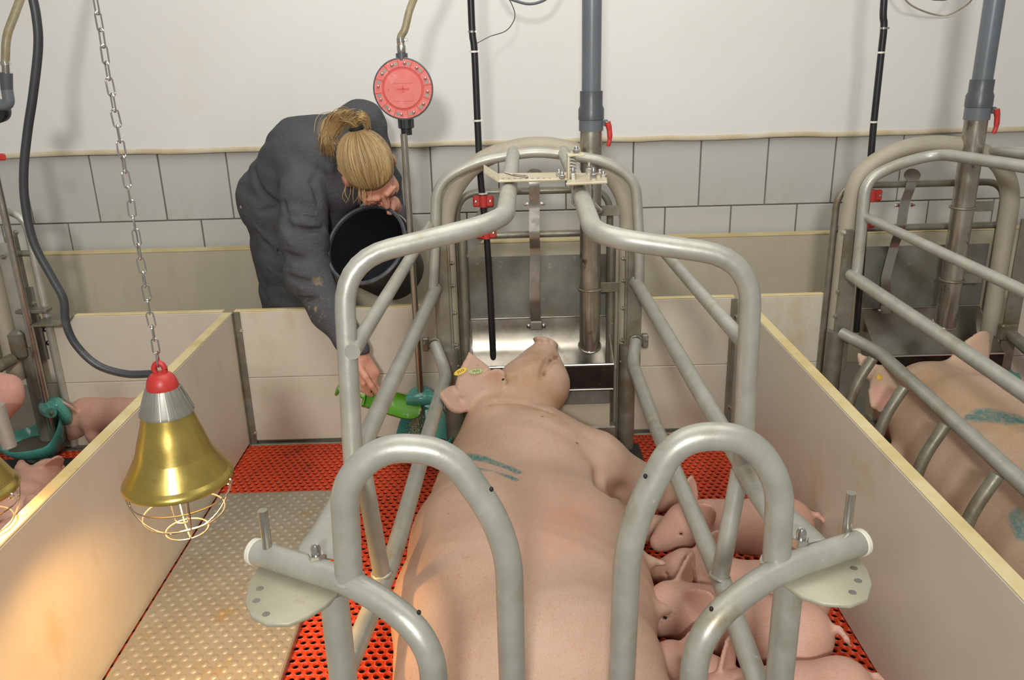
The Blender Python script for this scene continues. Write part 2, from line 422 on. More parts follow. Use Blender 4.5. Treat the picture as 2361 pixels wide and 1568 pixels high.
tag(hp.obj('heating_plate', M['heatplate'], ang=35), 'dimpled grey metal heating plate on the floor under the hanging gold lamp', 'heating plate')
# ================================================================== CRATES
R1, R2, R3 = 0.0212, 0.0165, 0.030     # tube radii
def tubeobj(name, pts, r, m, parent, label=None, fr=0.06, n=16, caps=True):
    return MB().tube(fillet(pts, fr) if len(pts) > 2 else pts, r, n, caps).obj(name, M[m], parent, label=label)
def bolt(p, d, parent, r=0.009, h=0.02, m='chrome', name='bolt'):
    F = frame(p, d); b = MB()
    hexa = [(r*1.25*math.cos(math.pi*k/3), r*1.25*math.sin(math.pi*k/3)) for k in range(6)]
    b.prism(hexa, 0, h*0.5, F, bev=r*0.1)
    b.lathe([(r*0.8, h*0.5), (r*0.8, h*0.8), (r*0.5, h), (0.0001, h*1.02)], 12, F)
    return b.obj(name, M[m], parent)
def weld(p, d, r, parent, m='galv'):
    """lumpy ring of weld"""
    F = frame(p, d); pts = []
    q = random.Random(int(p[0]*1e4))
    for k in range(19):
        a = 2*math.pi*k/18; pts.append(F @ V((r*math.cos(a), r*math.sin(a), q.uniform(-.002, .002))))
    return MB().tube(pts, 0.0042, 6, False).obj('weld', M[m], parent)

crate = thing('farrowing_crate', (0.1, 2.0, 0), 'galvanised tube crate around the sow lying in the middle pen', 'crate', 'farrowing crates')
YF = 2.86
# --- head-end frames
thick = [at(1012, 992, YF+.02)]
xa, xb = at(1035, 700, YF).x, at(1447, 700, YF).x
def arch(xl, xr, Y, zs, ztop, sh, parent, r, m, z0=0.0, label=None, name='arch_tube'):
    """bent frame: two uprights, shoulders, slightly bowed top"""
    xm = (xl+xr)/2
    pts = [(xl, Y, z0), (xl, Y, zs), (xl+sh, Y, ztop-0.055), (xm, Y, ztop), (xr-sh, Y, ztop-0.055), (xr, Y, zs), (xr, Y, z0)]
    return MB().tube(fillet(pts, [0, .12, .16, .2, .16, .12, 0], 9), r, 18).obj(name, M[m], parent, label=label)
zt = at(1260, 326, YF+.03).z
arch(xa, xb, YF+.03, zt-.20, zt, 0.11, crate, R3, 'dust', z0=0.01, label='thick dusty head-end arch')
# thin front arch, its ends curve into the side rails
def pA(x, y, Y=YF-.045): return at(x, y, Y)
tl = [pA(998, 665), pA(1003, 560), pA(1006, 420), pA(1100, 372), pA(1185, 356), pA(1240, 352)]
tr = [pA(1240, 352), pA(1310, 357), pA(1400, 372), pA(1466, 415), pA(1474, 560), pA(1474, 655)]
MB().tube(fillet(tl[:-1]+[pA(1240, 350)]+tr[1:], [0, .05, .10, .1, .1, .1, .1, .1, .10, .05, 0], 9), 0.0175, 16).obj('arch_tube', M['galv'], crate, label='thinner front arch')
# channel uprights either side (flat steel)
for sx, px, sgn in ((-1, 1020, 1), (1, 1462, -1)):
    p = at(px, 700, YF); z1 = at(px, 560, YF).z
    MB().box((p.x, YF-.005, z1/2+.14), (0.052, 0.012, z1-.22), bev=.002).obj('upright_plate', M['galv_old'], crate)
    uf_ = MB().box((p.x+sgn*0.03, YF+.02, z1/2+.1), (0.010, 0.06, z1-.1), bev=.002).obj('upright_flange', M['galv_old'], crate)
    for zz in (0.36, 0.44, 0.56, 0.66, 0.74):
        bolt((p.x+sgn*0.036, YF-.012, zz), (sgn, -0.3, 0), uf_, .006, .014, 'galv_old')
    # lower slim uprights of the aisle gate
    MB().tube([(p.x+sgn*0.075, YF+.06, 0.01), (p.x+sgn*0.075, YF+.06, z1)], 0.016, 12).obj('upright', M['galv_old'], crate)
    MB().tube([(p.x+sgn*0.02, YF+.0, 0.0), (p.x+sgn*0.02, YF+.0, .42)], 0.031, 16).obj('post', M['galv_old'], crate)
# aisle gate frame behind the trough
gl, gr_ = at(1058, 600, 2.99).x, at(1405, 600, 2.99).x
zg = at(1230, 440, 2.99).z; zg2 = at(1230, 540, 2.99).z
MB().tube(fillet([(gl, 2.99, .02), (gl, 2.99, zg), (gr_, 2.99, zg), (gr_, 2.99, .02)], .09, 9), 0.0125, 14).obj('gate_frame', M['galv_old'], crate)
MB().tube([(gl, 2.99, zg2), (gr_, 2.99, zg2)], 0.0125, 14).obj('gate_rail', M['galv_old'], crate)
# flat bracket behind the red clamps with stamped cut-outs
br = MB(); q = [at(1062, 600, 2.985), at(1150, 520, 2.985), at(1150, 442, 2.985), at(1108, 442, 2.985), at(1108, 480, 2.985), at(1062, 540, 2.985)]
br.prism([(p.x, p.z) for p in q], -0.003, 0.003, Matrix(((1,0,0,0), (0,0,1,2.982), (0,1,0,0), (0,0,0,1)))); br.obj('bracket', M['sheet'], crate)

# --- side rails, left and right
def side(sgn, D):
    r_top = D['top']; m = 'galv'
    D['low'] = list(D['low'])+[V(D['low'][-1])+(V(D['low'][-1])-V(D['low'][-2])).normalized()*.22]
    tubeobj('top_rail', r_top, [R1]*200 if False else R1, 'galv', crate, fr=0.10, n=18)
    tubeobj('brace_rail', D['brace'], R2, 'galv', crate)
    mr_ = tubeobj('middle_rail', D['mid'], R1, 'galv', crate, fr=.05, n=18)
    lr_ = tubeobj('lower_rail', D['low'], R1*1.02, 'galv', crate, fr=.07, n=18)
    st_ = tubeobj('strut', D['strut'], R1*.92, 'galv', crate)
    weld(D['strut'][-1], V(D['strut'][-1])-V(D['strut'][0]), R1*.98, st_)
    weld(D['mid'][0], (0, -1, 0.0), R1, mr_, 'galv_old')
    weld(D['low'][0], (0, -1, 0.0), R1, lr_, 'galv_old')
    # pinned latch at the lower rail mount
    p = V(D['low'][0]); lp_ = MB().box((p.x+sgn*0.034, p.y+.012, p.z), (0.022, 0.03, 0.05), bev=.004).obj('latch_plate', M['galv_old'], crate)
    bolt((p.x+sgn*0.036, p.y-.004, p.z+.01), (0, -1, 0), lp_, .006, .016, 'galv_old')
YJ = 1.62; ZR = 0.655
left = dict(
    top=[at(1184, 350, YF+.01), atz(1164, 508, 1.10), atz(790, 601, 1.045), at(815, 1075, YJ-.02)],
    brace=[at(992, 520, YF-.03), at(812, 812, YJ-.01)],
    mid=[at(1003, 668, YF-.03), at(820, 1060, YJ-.02)],
    low=[at(1003, 795, YF-.02), at(1030, 862, 2.74), atz(988, 1000, .37), atz(905, 1290, .33), atz(775, 1600, .31)],
    strut=[at(836, 1080, YJ-.01), atz(880, 1322, .345)])
right = dict(
    top=[at(1298, 350, YF+.01), at(1322, 398, 2.42), atz(1372, 545, 1.09), atz(1735, 596, 1.045), at(1712, 1080, YJ-.02)],
    brace=[at(1505, 552, YF-.03), at(1722, 798, YJ-.01)],
    mid=[at(1467, 652, YF-.03), at(1712, 1070, YJ-.02)],
    low=[at(1466, 788, YF-.02), at(1458, 838, 2.76), atz(1508, 975, .37), atz(1660, 1330, .33), atz(1760, 1610, .31)],
    strut=[at(1706, 1085, YJ-.01), atz(1660, 1330, .345)])
side(-1, left); side(1, right)

# --- rear gates: hoop, cross arm curving down, swivel plate, pin, nut, post
ZPL = ZR-.027
def flat_tube(secs, name):
    """tube pressed flat towards one end; secs = [(point, half width, half height)]"""
    n = 20; v = []; f = []; m_ = len(secs)
    for i, (p, w_, h_) in enumerate(secs):
        d = (V(secs[min(i+1, m_-1)][0])-V(secs[max(i-1, 0)][0])).normalized(); sd = d.cross(V((0, 0, 1))).normalized(); up_ = sd.cross(d)
        v += [V(p)+sd*w_*math.copysign(abs(math.cos(2*math.pi*k/n))**.8, math.cos(2*math.pi*k/n))+up_*h_*math.sin(2*math.pi*k/n) for k in range(n)]
    for i in range(m_-1): f += [(i*n+k, i*n+(k+1) % n, (i+1)*n+(k+1) % n, (i+1)*n+k) for k in range(n)]
    f += [tuple(range(n))[::-1], tuple((m_-1)*n+k for k in range(n))]
    return MB().add(v, f).obj(name, M['galv'], crate)
def rear(sgn, hoop, arm, platec, pin, nut, post, flat, holes, prow):
    Yh = 1.17
    ho_ = MB().tube(fillet(hoop, [0, .09, .10, .12, .12, 0] if len(hoop) == 6 else .12, 10), R1*1.04, 20).obj('rear_hoop', M['galv'], crate)
    ar_ = MB().tube(fillet(arm, .12, 10), R1*1.02, 20).obj('cross_arm', M['galv'], crate)
    p = V(arm[0]); d = (V(arm[0])-V(arm[1])).normalized()
    MB().lathe([(0.0001, 0.004), (R1*1.08, 0.003), (R1*1.10, -0.004), (R1*1.0, -.006)], 20, frame(p, d)).obj('end_cap', M['tie'], ar_)
    weld(V(hoop[0])+V((0, 0, .003)), V(hoop[1])-V(hoop[0]), R1*1.06, ho_)
    # small vent holes in the tubes
    for h, pr_ in zip(holes, (ho_, ar_)):
        MB().sphere(h, (.0033, .0033, .0042), 6).obj('vent_hole', M['ink'], pr_)
    # swivel plate
    pl = MB().prism(platec, -0.004, 0.004, None, bev=.0015)
    pl.v = [(v[0], v[1], v[2]+ZPL) for v in pl.v]; sp_ = pl.obj('swivel_plate', M['plate'], crate, ang=50)
    for h in prow:
        MB().lathe([(0.0001, 0.0004), (.0062, 0.0004), (.0062, .0)], 14, T(h[0], h[1], ZPL+.0039)).obj('plate_hole', M['sheet'], sp_)
    MB().tube([pin, V(pin)+V((0, 0, .085))], 0.0078, 14).obj('pin', M['steel'], crate, label='bright steel pin')
    bolt(nut, (0, 0, 1), ar_, .0105, .034, name='lock_nut')
    MB().tube(post, R1*1.1, 18).obj('rear_post', M['galv'], crate)
    flat_tube(flat, 'gusset')
def atY(x, y): return at(x, y, 1.17)
def az(x, y): return atz(x, y, ZR)
la0, la1, la2 = az(588, 1272), az(845, 1352), V((at(1000, 1500, 1.17).x, 1.17, .36))
ra0, ra1, ra2 = az(1985, 1250), az(1760, 1318), V((at(1592, 1500, 1.17).x, 1.17, .36))
def ap(x, y): return atz(x, y, ZPL)
def xy(lst): return [(ap(*p).x, ap(*p).y) for p in lst]
def down(p): return V((p.x, p.y, 0.01))
lh0 = az(805, 1338); rh0 = az(1790, 1300)
yl = lh0.y; yr = rh0.y
def ah(x, y, Y): return at(x, y, Y)
lhoop = [lh0, ah(793, 1112, yl), ah(880, 1030, yl), ah(1035, 1040, yl), ah(1172, 1235, yl-.01), V((ah(1178, 1500, yl-.01).x, yl-.01, 0.02))]
rhoop = [rh0, ah(1800, 1110, yr), ah(1722, 1005, yr), ah(1560, 1008, yr), ah(1448, 1225, yr-.01), V((ah(1425, 1500, yr-.01).x, yr-.01, 0.02))]
a2 = az(960, 1402); r2 = az(1640, 1398)
def armpts(a0, a1, b, px, py):
    low = at(px, py, b.y-.01)
    return [a0, a1, V((low.x, b.y-.015, ZR-.055)), V((low.x+ (0.0), b.y-.02, 0.02))]
larm = armpts(la0, az(835, 1350), az(930, 1390), 998, 1520)
rarm = armpts(ra0, az(1770, 1322), az(1665, 1372), 1600, 1520)
rear(-1, lhoop, larm, xy([(600, 1306), (572, 1350), (566, 1395), (580, 1425), (615, 1442), (665, 1442), (710, 1425), (750, 1400), (778, 1372), (790, 1350)]),
     az(620, 1285)+V((0, 0, .004)), az(733, 1312)+V((0, 0, .012)), [V((ap(768, 1356).x, ap(768, 1356).y, ZPL-.004)), down(ap(768, 1356))],
     [(at(818, 1075, YJ-.02), .0215, .0215), (at(800, 1125, 1.50), .023, .020), (az(772, 1205), .034, .012), (az(752, 1260)+V((0, 0, .004)), .046, .007), (az(742, 1300)+V((0, 0, .012)), .046, .005)],
     [ah(1133, 1128, yl-.0195), at(966, 1412, az(930, 1390).y-.0345)], [ap(600, 1362), ap(592, 1390), ap(614, 1421)])
rear(1, rhoop, rarm, xy([(1790, 1335), (1815, 1356), (1850, 1380), (1900, 1395), (1960, 1400), (2000, 1385), (2010, 1350), (2000, 1318), (1975, 1282)]),
     az(1950, 1245)+V((0, 0, .004)), az(1843, 1275)+V((0, 0, .012)), [V((ap(1820, 1332).x, ap(1820, 1332).y, ZPL-.004)), down(ap(1820, 1332))],
     [(at(1714, 1082, YJ-.02), .0215, .0215), (at(1745, 1130, 1.50), .023, .020), (az(1800, 1190), .034, .012), (az(1830, 1235)+V((0, 0, .004)), .044, .007), (az(1842, 1262)+V((0, 0, .012)), .046, .005)],
     [ah(1488, 1098, yr-.0195), at(1640, 1404, az(1665, 1372).y-.0345)], [ap(1968, 1315), ap(1978, 1344), ap(1965, 1371)])
# bolt holes and weld beads on the big uprights
MB().sphere(at(1748, 694, 1.60), (.0042, .0042, .006), 6).obj('vent_hole', M['black'], crate)

# --- latch bracket joining the two top rails
lz = 1.128
def lz_(x, y, dz=0): return atz(x, y, lz+dz)
def slab(pts, z0, z1, name, m, parent):
    return MB().prism([(atz(x, y, z0).x, atz(x, y, z0).y) for x, y in pts], z0, z1, None, bev=.0012).obj(name, M[m], parent)
latch = thing('latch_bracket', lz_(1260, 410), 'cream dusty latch plate bolted across the two top rails', 'latch')
strap_ = slab([(1150, 421), (1330, 416), (1330, 402), (1148, 405)], lz, lz+.006, 'strap', 'cream', latch)
p0, p1 = lz_(1150, 421), lz_(1148, 405)
q0 = p0+V((-.036, .01, .024)); q1 = p1+V((-.036, 0.0, .024))
MB().add([p0, p1, q1, q0, p0+V((0,0,.006)), p1+V((0,0,.006)), q1+V((0,0,.006)), q0+V((0,0,.006))], [(0,3,2,1), (4,5,6,7), (0,1,5,4), (1,2,6,5), (2,3,7,6), (3,0,4,7)]).obj('strap_tip', M['cream'], latch, smooth=False)
slab([(1305, 428), (1400, 424), (1398, 404), (1318, 404)], lz+.002, lz+.008, 'clamp_plate', 'cream', latch)
b0 = lz_(1310, 415)
for (c, s) in (((0, 0, .03), (.006, .034, .06)), ((.018, 0, .062), (.042, .036, .006))):
    MB().box(b0+V(c), s, bev=.001).obj('angle_bracket', M['cream'], latch)
hx = [b0+V((.012+.0075*math.cos(t_*.9), .0075*math.sin(t_*.9), .012+.0011*t_)) for t_ in range(42)]
MB().tube(hx, .0013, 6).obj('spring', M['steel'], latch)
for px, py, h in ((1289, 405, .016), (1296, 411, .016), (1321, 414, .03), (1368, 415, .03), (1358, 402, .03), (1383, 405, .016), (1391, 410, .016)):
    bolt(lz_(px, py, .007), (0, 0, 1), latch, .0065, h)
bolt(b0+V((.02, 0, .066)), (0, 0, 1), latch, .0065, .016)
for px in (1321, 1368):
    c = lz_(px, 420); MB().tube([c, c+V((0, 0, -.05)), c+V((.02, 0, -.07))], .0042, 8).obj('u_bolt', M['chrome'], latch)
c = lz_(1188, 410, .012)
MB().tube(spline([c+V((-.026, .01, .012)), c+V((-.006, .004, .006)), c+V((.01, 0, .004)), c+V((.03, -.004, .001)), c+V((.02, .012, .004)), c+V((-.01, .01, .008)), c+V((-.026, .01, .012))], 6), .0022, 6).obj('split_pin', M['steel_dirty'], latch)
for i in range(9):
    c = lz_(1160+i*13.5, 411, .0063)
    MB().lathe([(.0001, .0003), (.0035, .0003), (.0035, 0)], 10, T(*c)).obj('strap_hole', M['sheet'], strap_)
# ================================================================== TROUGHS, PIPES, DRINKERS
def trough(xl, xr, Yb, label, group):
    """half-round steel trough with zinc back sheet and dark front"""
    xm = (xl+xr)/2; t = thing('feed_trough', (xm, Yb-.1, 0.0), label, 'trough', group)
    sec = [(0, .487), (-.008, .43), (-.03, .365), (-.075, .315), (-.125, .300), (-.165, .315), (-.19, .345), (-.198, .372)]
    sec = [(p.x, p.y) for p in spline([V((a, b, 0)) for a, b in sec], 4)]
    mb = MB(); n = len(sec)
    for (x) in (xl, xr): mb.v += [(x, Yb+a, b) for a, b in sec]
    mb.f += [(i, i+1, n+i+1, n+i) for i in range(n-1)]
    mb.obj('basin', M['trough'], t, ang=60)
    for x in (xl, xr):
        pl = [(a, b) for a, b in sec]; pl.append((0, .3722))
        F = Matrix(((0, 0, 1, x), (1, 0, 0, Yb), (0, 1, 0, 0), (0, 0, 0, 1)))
        MB().prism([(0, .487)]+[(a, b) for a, b in sec[2:]], -.003, .003, F).obj('end_plate', M['steel_dirty'], t, smooth=False)
    MB().box((xm, Yb-.200, .374), (xr-xl+.006, .014, .008), bev=.003).obj('front_lip', M['chrome'], t, label='shiny front lip')
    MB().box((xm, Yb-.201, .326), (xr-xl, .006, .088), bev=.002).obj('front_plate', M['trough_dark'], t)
    MB().box((xm, Yb-.205, .282), (xr-xl, .012, .006), bev=.002).obj('front_fold', M['steel'], t)
    MB().box((xm, Yb-.17, .245), (xr-xl-.02, .05, .05), bev=.003).obj('under_plate', M['sheet'], t)
    MB().box((xm, Yb-.15, .17), (xr-xl-.015, .06, .10), bev=.003).obj('under_box', M['board'], t)
    MB().box((xm, Yb-.16, .065), (xr-xl+.03, .05, .12), bev=.005).obj('foot_beam', M['galv_old'], t)
    MB().box((xm, Yb+.012, .605), (xr-xl+.015, .004, .235), bev=.001).obj('back_sheet', M['sheet'], t)
    MB().box((xm, Yb+.003, .489), (xr-xl+.006, .010, .006), bev=.002).obj('back_lip', M['steel'], t)
    return t
trough(at(1085, 735, 2.985).x, at(1400, 735, 2.985).x, 2.985, 'stainless feed trough before the snout of the middle sow', 'feed troughs')
trough(at(1985, 705, 2.985).x, at(2258, 700, 2.985).x, 2.985, 'grimy stainless feed trough in the right-hand crate', 'feed troughs')

def feedpipe(x, Y, zs, label, clampz, lever_side=1, group='feed drop pipes'):
    """grey pvc pipe, couplings, steel tube with open slanted end; zs = z of: socket top, socket shoulder, socket bottom, collar bottom, tube end"""
    t = thing('feed_pipe', (x, Y, zs[4]), label, 'pipe', group); F = T(x, Y, 0)
    MB().lathe([(.0315, zs[0]-.02), (.0315, 2.4), (.028, 2.4)], 28, F).obj('pvc_pipe', M['pvc'], t)
    MB().lathe([(.0315, zs[0]), (.0375, zs[0]-.001), (.0375, zs[1]), (.0425, zs[1]-.012), (.0425, zs[2]), (.033, zs[2])], 28, F).obj('socket', M['pvc_dark'], t)
    MB().lathe([(.033, zs[2]+.001), (.0405, zs[2]-.001), (.0405, zs[3]), (.034, zs[3])], 28, F).obj('collar', M['pvc'], t)
    n = 28; mb = MB()
    for r, cap in ((.0365, 0), (.0335, 1)):
        for zt, sl in ((zs[3]+.01, 0), (.62, 0), (zs[4], .016)):
            mb.v += [(x+r*math.cos(2*math.pi*k/n), Y+r*math.sin(2*math.pi*k/n), zt+sl*math.sin(2*math.pi*k/n)) for k in range(n)]
    for b in (0, 3):
        for i in range(2):
            q = [(( b+i)*n+k, (b+i)*n+(k+1) % n, (b+i+1)*n+(k+1) % n, (b+i+1)*n+k) for k in range(n)]
            mb.f += q if b else [c[::-1] for c in q]
    mb.f += [(2*n+k, 2*n+(k+1) % n, 5*n+(k+1) % n, 5*n+k)[::-1] for k in range(n)]
    mb.obj('steel_tube', M['steel_dirty'], t)
    MB().tube([(x+.0385*math.cos(2*math.pi*k/24), Y+.0385*math.sin(2*math.pi*k/24), zs[4]+.002+.016*math.sin(2*math.pi*k/24)) for k in range(25)], .0035, 8, False).obj('end_rim', M['steel_dirty'], t)
    for cz in clampz:
        MB().tube([(x+.040*math.cos(2*math.pi*k/24), Y+.040*math.sin(2*math.pi*k/24), cz) for k in range(25)], .0042, 8, False).obj('clamp_ring', M['galv_old'], t)
        MB().box((x+.075, Y+.01, cz), (.075, .006, .035), bev=.001).obj('clamp_bracket', M['galv_old'], t)
    zl = zs[2]-.012
    MB().box((x+.047, Y-.012, zl), (.014, .012, .022), bev=.003).obj('lever_mount', M['pvc'], t)
    bolt((x+.05, Y-.018, zl), (0, -1, 0), t, .005, .008)
    MB().tube(spline([(x+.052, Y-.018, zl+.004), (x+.058, Y-.018, zl-.02), (x+.060, Y-.018, zl-.05), (x+.055, Y-.018, zl-.075)], 5), [.010]*5+[.009]*5+[.0075]*5+[.006], 10).obj('lever', M['red'], t, label='red lever')
    return t
def zz(py, px=1362, Y=2.87): return at(px, py, Y).z
xp = at(1362, 420, 2.87).x
feedpipe(xp, 2.87, (zz(209), zz(243), zz(275), zz(301), zz(797)), 'grey feed pipe with red lever ending over the middle trough', (zz(488), zz(665)))
xq = at(2232, 400, 2.87).x
feedpipe(xq, 2.87, (zz(183, 2250), zz(212, 2250), zz(246, 2248), zz(276, 2245), zz(745, 2180)), 'grey feed pipe with red lever over the right-hand trough', (zz(478, 2220), zz(645, 2195)))

# dispenser paddle levers
def paddle(pts, wd, label):
    t = thing('feed_paddle', pts[-1], label, 'paddle', 'dispenser paddles')
    mb = MB(); P = fillet(pts, .02, 5); n = len(P)
    for i, p in enumerate(P):
        d = (P[min(i+1, n-1)]-P[max(i-1, 0)]).normalized(); nn = V((1, 0, 0)).cross(d).normalized()*.0015
        mb.v += [p+V((-wd, 0, 0))+nn, p+V((wd, 0, 0))+nn, p+V((wd, 0, 0))-nn, p+V((-wd, 0, 0))-nn]
    for i in range(n-1):
        for k in range(4): mb.f.append((i*4+k, i*4+(k+1) % 4, (i+1)*4+(k+1) % 4, (i+1)*4+k))
    mb.f += [(3, 2, 1, 0), tuple((n-1)*4+k for k in range(4))]
    mb.obj('strip', M['steel'], t, ang=30)
    p = P[0]; half = [(.030*math.cos(math.pi*k/12), .026*math.sin(math.pi*k/12)) for k in range(13)] + [(-.018, -.022), (.018, -.022)]
    MB().prism([(a, b) for a, b in half], -.0015, .0015, frame(p+V((0, 0, .004)), (0, -1, .55), (1, 0, 0))).obj('paddle_top', M['steel'], t, smooth=False)
    for s in (-1, 1):
        bolt(P[n//3]+V((s*wd*1.15, -.002, 0)), (s, 0, 0), t, .006, .016)
        bolt(P[-1]+V((s*wd*1.5, -.006, -.004)), (0, -1, 0), t, .007, .012)
    MB().box(P[-1]+V((0, -.003, -.004)), (wd*2.4, .012, .03), bev=.002).obj('foot', M['galv_old'], t)
    return t
paddle([at(1232, 408, 2.96), at(1232, 430, 2.955), at(1232, 468, 2.965), at(1232, 545, 2.945), at(1234, 575, 2.975), at(1232, 690, 2.96), at(1236, 748, 2.968)], .0185, 'narrow steel strip with rounded paddle top hanging into the middle trough')
paddle([at(2103, 408, 2.96), at(2100, 430, 2.955), at(2085, 470, 2.965), at(2078, 520, 2.945), at(2062, 565, 2.975), at(2042, 640, 2.965), at(2042, 712, 2.968)], .0175, 'narrow steel strip with rounded paddle top in the right-hand crate')

# black conduit tubes with ties and red clamps
def conduit(pts, ties, clamps, label, wire=None):
    t = thing('black_conduit', pts[-1], label, 'pipe', 'black conduits')
    pts = [V((pts[0].x, pts[0].y, 2.35))]+list(pts)
    MB().tube(spline(pts, 6), .0115, 12).obj('conduit', M['black'], t)
    for (p, m) in ties:
        ti_ = MB().lathe([(.0120, -.003), (.0134, -.003), (.0134, .003), (.0120, .003)], 16, T(*p), closed=True).obj('tie', M[m], t)
        MB().box(p+V((.013, -.004, 0)), (.010, .006, .006), bev=.001).obj('tie_head', M[m], ti_)
    for p in clamps:
        c2_ = MB().box(p+V((0, -.006, 0)), (.072, .014, .040), bev=.005).obj('clamp', M['red'], t, label='red plastic clamp')
        MB().tube([p+V((0, -.008, -.02)), p+V((0, -.008, .02))], .0150, 14).obj('clamp_saddle', M['red'], c2_)
        for s in (-1, 1):
            MB().lathe([(.0001, .005), (.004, .004), (.0055, 0)], 12, frame(p+V((s*.025, -.013, 0)), (0, -1, 0))).obj('screw', M['chrome'], c2_)
    return t
YC = 2.95
def ac(x, y): return at(x, y, YC)
conduit([ac(1084, -40), ac(1089, 75), ac(1094, 120), ac(1101, 280), ac(1106, 380), ac(1113, 465), ac(1122, 545), ac(1128, 640), ac(1133, 740), ac(1138, 842)],
        [(ac(1088, 73), 'chrome'), (ac(1092, 119), 'tie'), (ac(1100, 278), 'tie'), (ac(1112, 446), 'tie')], [ac(1114, 463), ac(1121, 536)],
        'black conduit with white ties left of the middle feed pipe')
conduit([ac(2042, -40), ac(2038, 60), ac(2032, 120), ac(2015, 280), ac(2008, 360), ac(2000, 450), ac(1994, 510), ac(1984, 640), ac(1974, 765)],
        [(ac(2037, 65), 'chrome'), (ac(2030, 121), 'tie'), (ac(2014, 281), 'tie')], [ac(2008, 450), ac(1994, 512)],
        'black conduit with white ties over the right-hand crate')
# loose wires on the wall
def wire(pts, r, m, label):
    o = MB().tube(spline(pts, 8), r, 8).obj('loose_wire', M[m], None); return tag(o, label, 'wire', None)
wire([at(1120, -200, 3.45), at(1135, -90, 3.45), at(1160, -25, 3.45), at(1180, 10, 3.45), at(1187, 40, 3.45), at(1168, 70, 3.42), at(1130, 84, 3.3), at(1101, 99, 2.96)], .0017, 'rubber', 'thin dark wire looping back to the black conduit')
wire([at(1125, -180, 3.35), at(1140, -60, 3.35), at(1165, -12, 3.35), at(1195, 4, 3.35), at(1225, 9, 3.35), at(1255, 0, 3.35), at(1275, -20, 3.35), at(1310, -90, 3.35), at(1330, -190, 3.35)], .0052, 'pvc', 'grey cable sagging at the top edge beside the conduit')
wire([at(2050, -180, 3.5), at(2060, -60, 3.5), at(2085, -4, 3.5), at(2120, 22, 3.6), at(2175, 36, 3.7), at(2215, 20, 3.6), at(2245, -8, 3.5), at(2275, -80, 3.5), at(2290, -190, 3.5)], .0036, 'board', 'pale cable sagging on the wall above the right-hand crate')
wire([at(2100, -170, 3.35), at(2115, -50, 3.35), at(2140, -8, 3.35), at(2165, -1, 3.35), at(2190, -6, 3.35), at(2215, -40, 3.35), at(2230, -170, 3.35)], .0042, 'pvc', 'short grey cable end at the top above the right-hand crate')

# ------------------------------------------------------------------ water regulator
YR = 2.90
rc = at(930, 205, YR); rg = thing('water_regulator', rc, 'round red water regulator with a grey rim above the drinker rod', 'regulator')
F = frame(rc, (0, -1, .06), (1, 0, 0)); Rr = 67*YR/1.01/1950
MB().lathe([(.0001, -.04), (Rr*.7, -.04), (Rr*.98, -.012), (Rr, 0), (Rr, .006), (Rr*.965, .009), (Rr*.95, .004)], 48, F).obj('housing', M['pvc'], rg)
cf_ = MB().lathe([(Rr*.955, .003), (Rr*.95, .009), (Rr*.70, .0095), (Rr*.695, .006)], 48, F).obj('cover_flange', M['red_dust'], rg)
MB().lathe([(Rr*.70, .0062), (Rr*.62, .0062)], 48, F).obj('groove_ring', M['red_ring'], rg, label='bright red groove')
cd_ = MB().lathe([(Rr*.625, .006), (Rr*.62, .011), (Rr*.4, .0118), (.0001, .012)], 48, F).obj('cover_disc', M['red_dust'], rg)
for k in range(12):
    a = math.radians(15+30*k+8); c, s = math.cos(a), math.sin(a); p = F @ V((Rr*.82*c, Rr*.82*s, .0095))
    b = MB().lathe([(.0001, .0085), (.0035, .0075), (.005, .005), (.005, 0)], 12, frame(p, F.to_3x3() @ V((0, 0, 1)))).obj('bolt', M['chrome'], cf_)
    q = F @ V((Rr*.82*math.cos(a-.16), Rr*.82*math.sin(a-.16), .0093))
    MB().lathe([(.0001, .0008), (.0062, .0008), (.0062, 0)], 12, frame(q, F.to_3x3() @ V((0, 0, 1)))).obj('slot_hole', M['sheet'], cf_)
    a2 = math.radians(30*k+8)
    MB().box((0, 0, 0), (Rr*.25, .002, .0025), F @ T(Rr*.825*math.cos(a2), Rr*.825*math.sin(a2), .0098) @ Matrix.Rotation(a2, 4, 'Z')).obj('flange_rib', M['red_ring'], cf_, smooth=False)
for s in ((.040, .004), (.004, .022)):
    MB().box((0, 0, .0125), (s[0], s[1], .002), F).obj('cross_mark', M['red_ring'], cd_, smooth=False)
for (cy, hh) in ((.026, .018), (-.027, .024)):
    MB().box((0, cy, .0122), (.062, hh, .0012), F, bev=.0005).obj('raised_field', M['red_dust'], cd_)
MB().sphere(F @ V((-.047, 0, .0115)), .0022, 6).obj('rivet', M['steel'], cd_)
def up(z): return V((rc.x, rc.y+.015, z))
zt_ = rc.z+Rr
b = MB(); b.lathe([(.017, -.012), (.0195, -.010), (.0195, .012), (.0145, .013)], 18, T(*up(zt_))).obj('inlet_nut', M['pvc_dark'], rg)
MB().lathe([(.013, 0), (.0145, .004), (.0145, .022), (.012, .026), (.012, .05)], 18, T(*up(zt_+.012))).obj('brass_fitting', M['steel'], rg)
hs = [up(zt_+.03), up(zt_+.06), at(934, 66, YR+.016), at(944, 25, YR+.03), at(960, -15, YR+.08), at(985, -60, YR+.1), at(1010, -140, YR+.12), at(1015, -260, YR+.14)]
MB().tube(spline(hs, 8), .0122, 14).obj('hose', M['hose'], rg, label='beige braided hose')
MB().lathe([(.0128, -.006), (.0142, -.006), (.0142, .006), (.0128, .006)], 18, T(*up(zt_+.053)), closed=True).obj('hose_clamp', M['chrome'], rg)
MB().box(up(zt_+.053)+V((.017, -.004, 0)), (.012, .008, .009), bev=.001).obj('clamp_screw', M['chrome'], rg)
b = MB(); zb = rc.z-Rr
